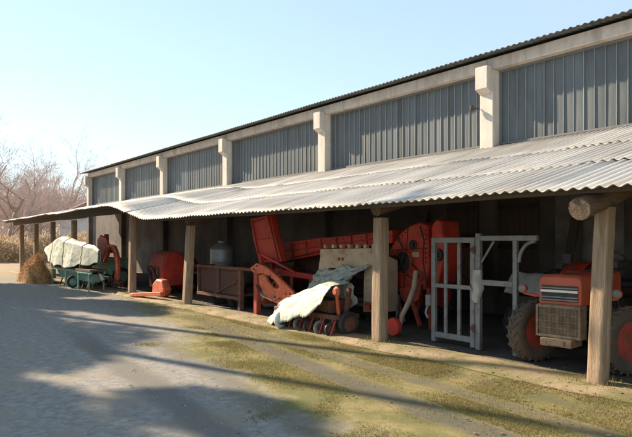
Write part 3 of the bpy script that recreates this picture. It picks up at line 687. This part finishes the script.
build('crossbar', MB().tube([W(284,296,7.1), W(284,296,7.1)+Vector((0,.85,0))], .06, 14), M['orange'], O, world=True)
bt = MB()
for x_, y_ in ((253.5,269),(257,266),(270,276),(287,297),(283,301),(275,297),(290,294)): bt.lathe([(.022,.004),(.022,-.014),(.012,-.02)], W(x_,y_,7.145), 'Y', 6)
build('bolt', bt, M['iron'], O, world=True)
build('ram', MB().tube([W(262,300,7.3), W(272,285,7.3)], .035).tube([W(272,285,7.3), W(279,275,7.3)], .02), M['grey'], O, world=True)
p = W(285,302,7.2)
build('foot', MB().bar((p.x,7.2,p.z),(p.x+.1,7.2,.03),.09).b2((p.x-.1,7.05,.022),(p.x+.3,7.9,.06)), M['orange'], O, world=True)
build('hose', MB().tube([W(256,285,7.12),W(262,296,7.05),W(272,301,7.05),W(280,298,7.1)], .016), M['black'], O, world=True)

# ------------------------------------------------------------------ low farm trailer and drum
Tr = thing('farm_trailer', 'low rusty trailer with boarded sides between the third post and orange loader', 'trailer', (-13.95, 8.0, .022))
tx0, tx1 = -15.05, -12.8; ty0, ty1 = 7.3, 8.9
a = MB()
for x in (tx0, (tx0+tx1)/2, tx1-.07):
    a.b2((x,ty0,.24),(x+.07,ty0+.06,1.02)); a.b2((x,ty1-.06,.24),(x+.07,ty1,1.02))
a.b2((tx0,ty0-.012,.98),(tx1+.75,ty0+.052,1.05)); a.b2((tx0,ty1-.052,.98),(tx1,ty1+.01,1.05)); a.b2((tx0,ty0-.01,.26),(tx1,ty0+.05,.34)); a.b2((tx0-.02,ty0+.06,.98),(tx0+.05,ty1-.06,1.05))
a.bar((tx0+1.1,ty0-.02,.36),(tx1-.05,ty0-.02,.72),.06,.03)
build('frame', a, M['rust'], Tr, bevel=.006, world=True)
for yb in (ty0+.065, ty1-.09):
    a = MB()
    for i in range(4): a.b2((tx0+.07,yb,.36+i*.1551),(tx1-.07,yb+.025-.004*(i%2),.515+i*.1551))
    build('side_board', a, M['darkboard'], Tr, world=True)
build('bed', MB().b2((tx0+.05,ty0+.09,.34),(tx1-.05,ty1-.09,.40)), M['board'], Tr, world=True)
build('tail_post', MB().b2((tx1-.02,ty0-.03,.03),(tx1+.10,ty0+.08,1.0)), M['rust'], Tr, bevel=.01, world=True)
for x in (-.5,.5):
    wheel(Tr, (x,-.38,.27), .27, .16, M['rust'], M['black'], 14); wheel(Tr, (x,.6,.27), .27, .16, M['rust'], M['black'], 14)
Dr = thing('metal_drum', 'dented silver metal drum standing on the rusty trailer', 'drum', (PX(222,8.1), 8.1, .40+.022)); Dr.scale = (1.12,1.12,1.06)
a = MB(); a.lathe([(.02,0),(.29,0),(.30,.02),(.295,.30),(.305,.32),(.295,.34),(.295,.62),(.305,.64),(.295,.66),(.295,.92),(.30,.96),(.26,1.02),(.12,1.12),(.08,1.14)], (0,0,0), 'Z', 36)
build('shell', a, mat('silver_sheet',(.30,.30,.295),.5,.5,col2=(.20,.19,.18),scale=5,lo=.5,hi=.8,var=.15,bump=.2,bscale=6), Dr)
build('lid', MB().lathe([(.10,1.13),(.10,1.18),(.02,1.20)], (0,0,0), 'Z', 18), M['grey'], Dr)

# ------------------------------------------------------------------ red flail mower with drawbar on the ground
Mo = thing('flail_mower', 'red mower with rounded hood, orange drawbar lying towards the yard', 'mower', (-18.35, 7.9, .022))
hp = [(-.42,.2)] + [(-.42*math.cos(R(q))*(1 if q < 90 else 1.1), .82+.52*math.sin(R(q))) for q in range(0,181,12)] + [(.46,.3),(.38,.3),(.38,.8),(-.34,.8),(-.34,.2)]
a = MB(); a.prism(hp, -.5,.5,'X')
build('hood', a, M['darkred'], Mo, bevel=.02)
ep = [(-.40,.25),(-.40,.82),(-.28,1.16),(.0,1.28),(.3,1.16),(.42,.82),(.42,.3)]
for x0_ in (-.545,.505): build('end_plate', MB().prism(ep, x0_, x0_+.04,'X'), M['red'], Mo, bevel=.008)
build('rotor', MB().lathe([(.12,-.5),(.12,.5)], (0,0,.42),'X',16), M['iron'], Mo)
for q_ in (-.3,0,.3): build('strap', MB().bar((q_,-.44,.3),(q_,-.44,.85),.05,.02), M['iron'], Mo)
a = MB(); a.pxpoly([(151,297),(152,284),(156,279),(161,280),(164,289),(162,297)], 7.0, .25)
build('gear_housing', a, M['orange'], Mo, bevel=.05, world=True)
p, q = W(134,296.5,6.55), W(163,291,6.75); p.z = .09; q.z = .22
build('drawbar', MB().bar(p, q, .16, .11).tube([p+Vector((-.15,0,-.02)), p], .07), M['orange'], Mo, bevel=.015, world=True)
for s_ in (-.4,.4): small_wheel(Mo, (s_,.55,.2), .2, .12, M['black'], M['red'])
build('hitch_frame', MB().bar((-.2,-.42,.3),(-.2,-.6,.85),.06).bar((.35,-.42,.3),(.1,-.6,.85),.06).bar((-.2,-.6,.85),(.1,-.6,.85),.06), M['iron'], Mo)
# black battery box beside it
bx = thing('machine_box', 'dark square machine casing beside the red mower hood', 'casing', (-19.6, 8.6, .022))
build('casing', MB().b2((-.55,-.5,.12),(.55,.5,1.05)), M['iron'], bx, bevel=.03)
build('skid', MB().b2((-.6,-.5,0),(-.45,.5,.12)).b2((.45,-.5,0),(.6,.5,.12)), M['rust'], bx)

# ------------------------------------------------------------------ hay tedder with folded arms
He = thing('hay_tedder', 'red hay tedder with curved folded arms beside the green seeder', 'tedder', (-22.7, 7.4, .022))
build('mast', MB().b2((-.55,.06,.3),(-.40,.20,1.9)).b2((-.6,.07,1.2),(.5,.17,1.32)), M['darkred'], He, bevel=.012)
for k_, (dx, dd) in enumerate(((0,7.25),(.42,7.05),(.85,7.3))):
    pts = [W(103+dx*4,262,dd), W(106+dx*4,250,dd), W(109+dx*4,246,dd), W(112+dx*4,247,dd), W(114.5+dx*4,253,dd), W(116+dx*4,263,dd), W(116+dx*4,275,dd), W(115.5+dx*4,284,dd)]
    arm = build('arm', MB().tube(pts, [.05,.055,.055,.05,.045,.045,.04,.035], 10), M['orange'], He, world=True)
    e_ = pts[-1]; tn = MB()
    for i in range(6):
        w_ = 2*math.pi*i/6; tn.tube([(e_.x,e_.y,.30),(e_.x+.22*math.cos(w_),e_.y+.18*math.sin(w_),.26),(e_.x+.26*math.cos(w_),e_.y+.2*math.sin(w_),.05)], .010, 6)
    tn.lathe([(.1,.24),(.12,.3),(.05,.36)], (e_.x,e_.y,0),'Z',14)
    build('rotor', tn, M['rust'], arm, world=True)
build('head_plate', MB().pxpoly([(97,262),(97,240),(100,235),(106,238),(109,248),(106,262)], 7.42, .08), M['red'], He, bevel=.02, world=True)
small_wheel(He, (-.4,-.1,.24), .24, .12, M['black'], M['darkred'])
Gs = thing('seeder', 'green low seeder under the lean-to beside the white covered wagon', 'seeder', (-23.9, 7.75, .022))
build('hopper', MB().prism([(-.25,.35),(.25,.35),(.42,.95),(-.42,.95)], -1.3,1.6,'X'), M['green'], Gs, bevel=.015)
build('lid', MB().b2((-1.32,-.45,.955),(1.62,.45,1.0)), M['green'], Gs, bevel=.01)
build('frame', MB().b2((-1.3,-.5,.26),(1.6,-.4,.35)).b2((-1.3,.4,.26),(1.6,.5,.35)), M['green'], Gs)
for x in (-1.42,1.72): small_wheel(Gs, (x,0,.34), .34, .12, M['black'], M['green'])
for i in range(8): build('coulter', MB().bar((-1.1+i*.34,-.45,.3),(-1.1+i*.34,-.6,.03),.04), M['iron'], Gs)

# ------------------------------------------------------------------ white covered wagon
Wg = thing('covered_wagon', 'narrow wagon on thin legs carrying a big white cover', 'wagon', (-23.1, 6.36, 0))
build('deck', MB().b2((-2.4,-.27,.66),(2.7,.27,.72)), M['board'], Wg)
build('chassis', MB().b2((-2.4,-.25,.58),(2.7,-.19,.66)).b2((-2.4,.19,.58),(2.7,.25,.66)), M['green'], Wg)
build('hopper', MB().prism([(-.12,.30),(.12,.30),(.24,.57),(-.24,.57)], -1.5, 2.5, 'X'), M['green'], Wg, bevel=.01)
for i in range(7): build('coulter', MB().bar((-1.2+i*.55,-.1,.32),(-1.15+i*.55,-.22,.03),.035), M['iron'], Wg)
build('load', MB().b2((-2.6,-.16,.72),(1.5,.16,1.2)).b2((-2.0,-.14,1.2),(.2,.14,1.5)), M['rust'], Wg)
for x in (-2.2,-.3,1.3,2.5):
    for y in (-.24,.24): build('leg', MB().b2((x-.025,y-.02,0),(x+.025,y+.02,.58)), M['green'], Wg)
for y in (-.2,.2): small_wheel(Wg, (.5,y,.22), .22, .1, M['black'], M['green'])
build('axle', MB().tube([(.5,-.24,.22),(.5,.24,.22)], .03).b2((.46,-.03,.22),(.54,.03,.58)), M['iron'], Wg)
build('coupling', MB().bar((2.7,0,.62),(3.4,-.05,.4),.07), M['iron'], Wg)
cp = [(0,1.34,1.24),(.2,1.60,.98),(.42,1.84,.72),(.65,1.68,.74),(.92,1.50,.86),(1,1.36,1.0)]
def cv(u, v):
    for a, b in zip(cp, cp[1:]):
        if u <= b[0]: t = (u-a[0])/(b[0]-a[0]); top = a[1]+(b[1]-a[1])*t; low = a[2]+(b[2]-a[2])*t; break
    X = -27.5+7.2*u; wdt = min(1, .10+u*2.6, .12+(1-u)*3.0)
    n_ = .04*noise.noise((u*7,v*4,3)) + .04*(abs(noise.noise((u*12+v*3,v*7,8)))-.2) + .02*(abs(noise.noise((u*30,v*14-u*8,3)))-.2); sag = .03*math.sin(u*17)+.02*math.sin(u*41)
    if v < .40: t = v/.40; y = -.36+.13*t - .03*math.sin(u*31)*(1-t); z = low+sag*(1-t) + (top*.95-low)*t
    elif v < .60: t = (v-.40)/.20; y = -.23+.46*t; z = top*(.95+.05*math.sin(math.pi*t))
    else: t = (v-.60)/.40; y = .23+.13*t; z = top*.95 + (low-top*.95)*t
    return (X + n_*.8, 6.36 + (y+n_*.7)*wdt, z + n_)
wc_ = tag(build('wagon_cover', MB().grid(cv, 150, 80), M['tarp'], thick=.012), 'large white tarpaulin cover tied over the wagon at the far end', 'tarpaulin')

for u_ in (.30,.55,.82):
    rp = []
    for i in range(33):
        p = Vector(cv(u_+.004*math.sin(i), i/32)); p += (p-Vector((p.x,6.36,p.z-.35))).normalized()*.018; rp.append(p)
    build('rope', MB().tube([rp[0]-Vector((0,0,.2))]+rp, .012, 6), M['straw'], wc_)
# ------------------------------------------------------------------ straw heap
Sh = MB()
def hs(u, v):
    a = 2*math.pi*u; r = (1-v)
    h_ = 1.02*(1-r**1.6) * (1 + .25*noise.noise((math.cos(a)*2*r, math.sin(a)*2*r, 3)))
    return (-26.9 + r*1.7*math.cos(a)*(1+.15*noise.noise((a,r,1))), 5.85 + r*.55*math.sin(a), max(0,h_)*(1-.12*math.cos(a)*r))
Sh.grid(hs, 48, 20)
for i in range(9000):
    a = rnd.uniform(0,2*math.pi); r = math.sqrt(rnd.random()); p = Vector(hs(a/(2*math.pi), 1-r)); dv = Vector((rnd.gauss(0,1),rnd.gauss(0,1),rnd.gauss(0,.6)+.25)).normalized()*rnd.uniform(.1,.32)
    s_ = dv.cross(Vector((.2,.5,.8))).normalized()*.008
    Sh.add([p-s_, p+s_, p+dv], [(0,1,2)])
tag(build('straw_heap', Sh, M['straw'], smooth=0, fixn=False), 'loose heap of orange straw at the far end, beside the white covered wagon', 'straw')

# ------------------------------------------------------------------ far house behind the hall corner
hk = 68.0
def far(px, k): 
    t = (px-CX)/F; return Vector((k*(-CT+ST*t), k*(ST+CT*t), 0))
c0 = far(84, hk)
Hs = thing('house', 'white walled house with red tiled roof beyond the far end', 'house', c0, rz=R(-8))
build('wall', MB().b2((-4.6,-3,0),(4.6,3,4.2)), M['plaster'], Hs)
rm = MB(); rm.prism([(-3.5,4.1),(3.5,4.1),(0,5.85)], -5.0, 5.0, 'X')
rfo = build('roof', rm, M['tile'], Hs)
for x in (-2.6,.2,2.9):
    wf = build('window', MB().b2((x-.55,-3.05,1.2),(x+.55,-3.003,2.7)), M['white'], Hs)
    build('pane', MB().b2((x-.47,-3.065,1.28),(x-.03,-3.052,2.62)).b2((x+.03,-3.065,1.28),(x+.47,-3.052,2.62)), M['glassdark'], wf)

# ------------------------------------------------------------------ winter trees
def bare_tree(seed, H, spread, dense=1.0, twigr=.012):
    r_ = random.Random(seed); tr = MB(); cr = MB()
    def grow(p, d, L, rad, dep):
        n = 4 if dep < 2 else 3; pts = [p]; q = p.copy(); dd = d.copy()
        for i in range(n):
            dd = (dd + Vector((r_.gauss(0,.16),r_.gauss(0,.16),r_.gauss(0.03,.10)))).normalized()
            q = q + dd*(L/n); pts.append(q.copy())
        e_ = rad*(.62 if dep < 3 else .3)
        rads = [rad+(e_-rad)*i/n for i in range(n+1)]
        (tr if dep < 2 else cr).tube(pts, rads, 7 if dep == 0 else 5 if dep < 3 else 3, caps=False)
        if dep >= 5: return
        kids = [7,6,5,4,3][dep]
        kids = max(2, int(kids*dense + r_.random()))
        for i in range(kids):
            t = r_.uniform(.35,1) if dep else r_.uniform(.28,1)
            idx = min(n-1, int(t*n)); f_ = t*n-idx; b = pts[idx].lerp(pts[idx+1], f_)
            ax = Vector((r_.gauss(0,1),r_.gauss(0,1),r_.gauss(.25,.5))).normalized()
            nd = (dd*(.75 if dep else .55) + ax*spread).normalized()
            grow(b, nd, L*r_.uniform(.5,.72), max(twigr, e_*r_.uniform(.5,.75)), dep+1)
    grow(Vector((0,0,-.1)), Vector((0,0,1)), H*.45, H*.018, 0)
    return tr, cr
def make_tree(name, seed, H, spread, dense, twig):
    tr, cr = bare_tree(seed, H, spread, dense, twig)
    o = thing(name, 'bare tree', 'tree', (0,0,0)); build('trunk', tr, M['bark'], o, fixn=False); build('crown', cr, M['twig'], o, fixn=False, smooth=0)
    return o
protos = [make_tree('bare_tree', 3, 11, .75, .95, .009), make_tree('bare_tree', 11, 12.5, .6, .9, .009), make_tree('bare_tree', 21, 8.5, .9, 1.0, .009)]
used = set()
def place_tree(k, loc, s, rz, label, group='bare winter trees beyond the far end'):
    src = protos[k]
    if k not in used: o = src; used.add(k)
    else:
        o = src.copy(); C.objects.link(o)
        for ch_ in src.children: c_ = ch_.copy(); C.objects.link(c_); c_.parent = o
    s *= 1.15; o.location = loc; o.scale = (s,s,s); o.rotation_euler.z = rz; tag(o, label, 'tree', group)
    return o
TREES = [(0,3,52,1.0,'bare tree cut by the left edge of the photo'),
 (2,14,60,1.05,'short bushy bare tree second from the left edge'),
 (1,27,58,.80,'slim bare tree above the left end of the lean-to roof'),
 (2,38,66,1.25,'wide twiggy bare tree over the low roof, left of the leaning tall one'),
 (0,50,74,1.0,'bare tree rising behind the middle of the low far roof'),
 (1,63,82,.92,'tall bare tree left of the red house roof'),
 (2,74,90,1.4,'bare tree directly behind the red house roof'),
 (0,86,98,1.0,'distant bare tree half hidden by the hall corner'),
 (2,8,76,1.5,'tall hazy bare tree behind the two nearest the left edge'),
 (0,20,86,1.35,'pale bare tree behind the slim one above the roof end'),
 (1,56,70,1.0,'upright bare tree between the wide twiggy tree and red roof'),
 (1,-12,56,1.0,'bare tree just outside the left edge')]
for i, (k, px, kk, s, lb) in enumerate(TREES):
    place_tree(k, far(px, kk), s, i*1.7, lb)

# dry hedge behind the open end
hd = MB()
r_ = random.Random(5)
for i in range(19000):
    px = r_.uniform(-60, 90); k = r_.uniform(46, 58) ; p = far(px, k)
    top = 1.9 + .9*noise.noise((p.x*.25,p.y*.25,2))
    p.z = top*abs(r_.random())**.8
    d = Vector((r_.gauss(0,.6),r_.gauss(0,.6),r_.gauss(.5,.6))).normalized()*r_.uniform(.2,.6)
    s_ = d.cross(Vector((r_.gauss(0,1),r_.gauss(0,1),.3))).normalized()*r_.uniform(.015,.06)
    hd.add([p-s_, p+s_, p+d+s_*.5, p+d-s_*.5], [(0,1,3,2)][:0] + [(0,1,2,3)])
tag(build('hedge', hd, M['dry'], smooth=0, fixn=False), 'dry brown hedge seen through the open far end', 'hedge', kind='stuff')

fw = MB()
for i in range(16000):
    px = r_.uniform(-50, 92); k = r_.uniform(95, 135); p = far(px, k)
    top = 7.5 + 3.5*noise.noise((p.x*.09,p.y*.09,5)) + 2*noise.noise((p.x*.4,p.y*.4,1)); p.z = top*r_.random()**.8
    d = Vector((r_.gauss(0,.45),r_.gauss(0,.45),r_.gauss(.8,.4))).normalized()*r_.uniform(.8,2.2)
    s_ = d.cross(Vector((r_.gauss(0,1),r_.gauss(0,1),.3))).normalized()*r_.uniform(.02,.06)
    fw.add([p-s_, p+s_, p+d], [(0,1,2)])
tag(build('distant_wood', fw, M['twig'], smooth=0, fixn=False), 'pale pinkish far wood of bare trees beyond the hedge', 'wood', kind='stuff')

# unseen leafy trees added beside the yard to shade the gravel
def leafy(name, loc, H, W_, label, seed, nleaf=9000):
    r_ = random.Random(seed); o = thing(name, label, 'tree', loc, 'unseen trees added to shade the yard')
    build('trunk', MB().tube([(0,0,-.1),(.1,0,H*.3),(0,.15,H*.6),(.1,0,H*.9)], [H*.022,H*.018,H*.012,H*.004], 8), M['bark'], o)
    c_ = MB(); cl = [(Vector((r_.gauss(0,W_*.38), r_.gauss(0,W_*.38), H*r_.uniform(.3,.95))), r_.uniform(.5,1.0)*W_*.30) for _ in range(22)]
    for i in range(nleaf):
        q, rr = cl[i % len(cl)]
        v_ = Vector((r_.gauss(0,1),r_.gauss(0,1),r_.gauss(0,1))).normalized()*rr*r_.random()**.4
        p = q+v_; a_ = Vector((r_.gauss(0,1),r_.gauss(0,1),r_.gauss(0,1))).normalized()*r_.uniform(.09,.17); b_ = a_.cross(v_+Vector((.1,.2,.3))).normalized()*a_.length*.6
        c_.add([p-a_,p-b_,p+a_,p+b_], [(0,1,2,3)])
    build('crown', c_, M['leaf'], o, smooth=0, fixn=False)
leafy('added_shade_tree', (-17.6,-5.4,0), 8.5, 5.0, 'dark evergreen nearest the camera in the unseen row added for shade', 1, 24000)
ROW = [(-19.6,-4.9,.95,'second'),(-21.6,-4.2,1.05,'third'),(-23.6,-3.5,1.0,'fourth'),(-25.6,-2.9,1.08,'fifth'),(-27.8,-2.4,.98,'sixth'),(-30.2,-1.9,1.03,'seventh'),(-33.0,-1.3,1.0,'farthest')]
src_ = bpy.data.objects['added_shade_tree']
for q_, (x_, y_, sc_, nm_) in enumerate(ROW):
    o = src_.copy(); C.objects.link(o)
    for ch_ in src_.children: c_ = ch_.copy(); C.objects.link(c_); c_.parent = o
    o.location = (x_, y_, 0); o.scale = (sc_,)*3; o.rotation_euler.z = 1.3*q_+.7
    tag(o, nm_ + ' dark evergreen from the camera in the unseen row added for shade', 'tree', 'unseen trees added to shade the yard')
def pole(loc, H, lean_, label):  # unseen poles added to throw long shadow streaks over the yard
    o = thing('added_shadow_pole', label, 'pole', loc, 'unseen poles added to cast shadow streaks')
    build('shaft', MB().tube([(0,0,-.1),(lean_*.5,0,H*.5),(lean_,0,H)], [.15,.125,.10], 10), M['timber'], o)
    build('crossarm', MB().b2((lean_-.05,-.8,H-.5),(lean_+.05,.8,H-.38)), M['timber'], o)
pole((-17.5,.5,0), 10.5, .2, 'slim unseen wooden pole added to cast a shadow streak')
pole((-19.5,2.0,0), 11.5, -.1, 'taller unseen wooden pole behind the slim one, added for its shadow streak')

# ------------------------------------------------------------------ grass, pebbles, leaf litter
r_ = random.Random(9)
gb = MB()
def verge_amt(x, y):
    e = (x+4.27)*.239 + y-3.05
    return e
cnt = 0
while cnt < 110000:
    x = -1.5 - 13*r_.random()**1.2; y = r_.uniform(2.2, 6.62)
    e = verge_amt(x, y) + 1.6*noise.noise((x*.5,y*.5,0)) + 1.0*noise.noise((x*1.7,y*1.7,4))
    if e < .15 + r_.random()*.5 or noise.noise((x*1.1,y*1.1,9)) < -.35 + r_.random()*.7: continue
    if any(abs(y-d0-sl*(x-x0)) < wd for x0,d0,sl,wd in ((-4.7,4.63,-.158,.24),(-4.2,5.36,-.095,.17),(-4.87,2.55,-.1,.22))) and r_.random() < .85: continue
    near = max(0, 1 - math.hypot(x, y)/13)
    h_ = r_.uniform(.012,.034); an = r_.uniform(0,6.28); w_ = r_.uniform(.0016,.0034); ln = r_.uniform(.1,1.0)*h_
    dx, dy = math.cos(an), math.sin(an); bx_, by_ = -dy*w_, dx*w_
    gb.add([(x-bx_,y-by_,0),(x+bx_,y+by_,0),(x+dx*ln,y+dy*ln,h_)], [(0,1,2)]); cnt += 1
for px_, ln_ in POST:
    X_ = PX(px_, PD)
    for i in range(260 if px_ > 100 else 60):
        a = r_.uniform(0,6.28); q = .12+abs(r_.gauss(0,.13)); x = X_+q*math.cos(a)*1.3; y = PD+q*math.sin(a)
        if y > 7.1: continue
        z = .05 if y > 6.56 else .0; h_ = r_.uniform(.02,.11)*(1.3-min(1,q*2)); an = r_.uniform(0,6.28); w_ = r_.uniform(.002,.005); ln = r_.uniform(.2,.9)*h_
        gb.add([(x-w_*math.sin(an),y+w_*math.cos(an),z),(x+w_*math.sin(an),y-w_*math.cos(an),z),(x+ln*math.cos(an),y+ln*math.sin(an),z+h_)], [(0,1,2)])
o = build('grass', gb, M['blade'], smooth=0, fixn=False); tag(o, 'short yellow green grass on the verge before the shed', 'grass', kind='stuff')
pb = MB()
for i in range(4200):
    k = 3.6 + 12*r_.random()**1.7; px = r_.uniform(-40, 660); t = (px-CX)/F; x, y = k*(-CT+ST*t), k*(ST+CT*t)
    if y > 6.4: continue
    if verge_amt(x,y) > .4 and r_.random() < .7: continue
    s_ = r_.uniform(.003,.009)*(1.6 if r_.random() < .04 else 1); an = r_.uniform(0,6.28); q = []
    for j in range(5): 
        a = an+j*1.2566; q.append((x+s_*math.cos(a)*r_.uniform(.7,1.3), y+s_*math.sin(a)*r_.uniform(.7,1.3), 0))
    q.append((x,y,s_*r_.uniform(.5,.9)))
    pb.add(q, [(j,(j+1)%5,5) for j in range(5)])
o = build('gravel', pb, M['pebble'], smooth=0, fixn=False); tag(o, 'loose pebbles scattered over the yard', 'gravel', kind='stuff')
lf = MB()
for i in range(2600):
    x = -1 - 26*r_.random()**1.4; y = r_.gauss(6.45,.55) if r_.random() < .7 else r_.uniform(2.5,6.5)
    z = .012 if y < 6.4 else .066 if y < 7.08 else .03
    if r_.random() < .3: y = r_.uniform(7.1, 9.5); z = .03
    a = r_.uniform(0,6.28); s_ = r_.uniform(.012,.03); c_, n_ = math.cos(a)*s_, math.sin(a)*s_
    lf.add([(x-c_,y-n_,z),(x+n_*.5,y-c_*.5,z+r_.uniform(0,.012)),(x+c_,y+n_,z+r_.uniform(0,.01)),(x-n_*.5,y+c_*.5,z+r_.uniform(0,.012))], [(0,1,2,3)])
o = build('fallen_leaves', lf, M['litter'], smooth=0, fixn=False); tag(o, 'small brown leaves scattered along the edge of the shed', 'leaves', kind='stuff')

# ------------------------------------------------------------------ light
PHI, EL = 18.0, 32.0
sd = Vector((-math.cos(R(PHI))*math.cos(R(EL)), -math.sin(R(PHI))*math.cos(R(EL)), math.sin(R(EL))))   # towards the sun
sl = bpy.data.lights.new('sun', 'SUN'); sl.energy = 5.0; sl.angle = R(.9); sl.color = (1.0,.80,.57)
so = bpy.data.objects.new('sun', sl); C.objects.link(so); so.rotation_euler = sd.to_track_quat('Z','Y').to_euler(); so.location = (0,0,20)
wo = bpy.data.worlds.new('World'); sc.world = wo; wo.use_nodes = True; nt = wo.node_tree
sky = nt.nodes.new('ShaderNodeTexSky'); sky.sky_type = 'NISHITA'; sky.sun_disc = False; sky.sun_elevation = R(EL)
sky.sun_rotation = math.atan2(sd.x, sd.y); sky.air_density = 1.0; sky.dust_density = .1; sky.ozone_density = 1.2
bg = nt.nodes['Background']; bg.inputs['Strength'].default_value = .11; 
tcw = nt.nodes.new('ShaderNodeTexCoord'); mpw = nt.nodes.new('ShaderNodeMapping'); mpw.inputs['Scale'].default_value = (1,1,3.5); nt.links.new(tcw.outputs['Generated'], mpw.inputs['Vector'])
nzw = nt.nodes.new('ShaderNodeTexNoise'); nzw.inputs['Scale'].default_value = 1.6; nzw.inputs['Detail'].default_value = 5; nt.links.new(mpw.outputs[0], nzw.inputs['Vector'])
rw = nt.nodes.new('ShaderNodeMapRange'); rw.inputs['From Min'].default_value = .3; rw.inputs['From Max'].default_value = .75; rw.inputs['To Min'].default_value = .42; rw.inputs['To Max'].default_value = .66; nt.links.new(nzw.outputs['Fac'], rw.inputs[0])
veil = nt.nodes.new('ShaderNodeMix'); veil.data_type = 'RGBA'; veil.inputs[7].default_value = (2.85,3.5,3.9,1)      # thin high cloud
nt.links.new(rw.outputs[0], veil.inputs[0]); nt.links.new(sky.outputs[0], veil.inputs[6]); nt.links.new(veil.outputs[2], bg.inputs['Color'])

# ------------------------------------------------------------------ camera
cam = bpy.data.cameras.new('camera'); co_ = bpy.data.objects.new('camera', cam); C.objects.link(co_)
co_.location = (0,0,CAMZ); co_.rotation_euler = (R(90), 0, math.pi/2 - TH)
cam.sensor_width = 36; cam.lens = 36*F/632; cam.shift_y = (HY-218.5)/632; cam.clip_end = 2000; cam.clip_start = .05
sc.camera = co_
sc.view_settings.view_transform = 'Standard'; sc.view_settings.look = 'None'; sc.view_settings.exposure = 1.2; sc.view_settings.gamma = 1
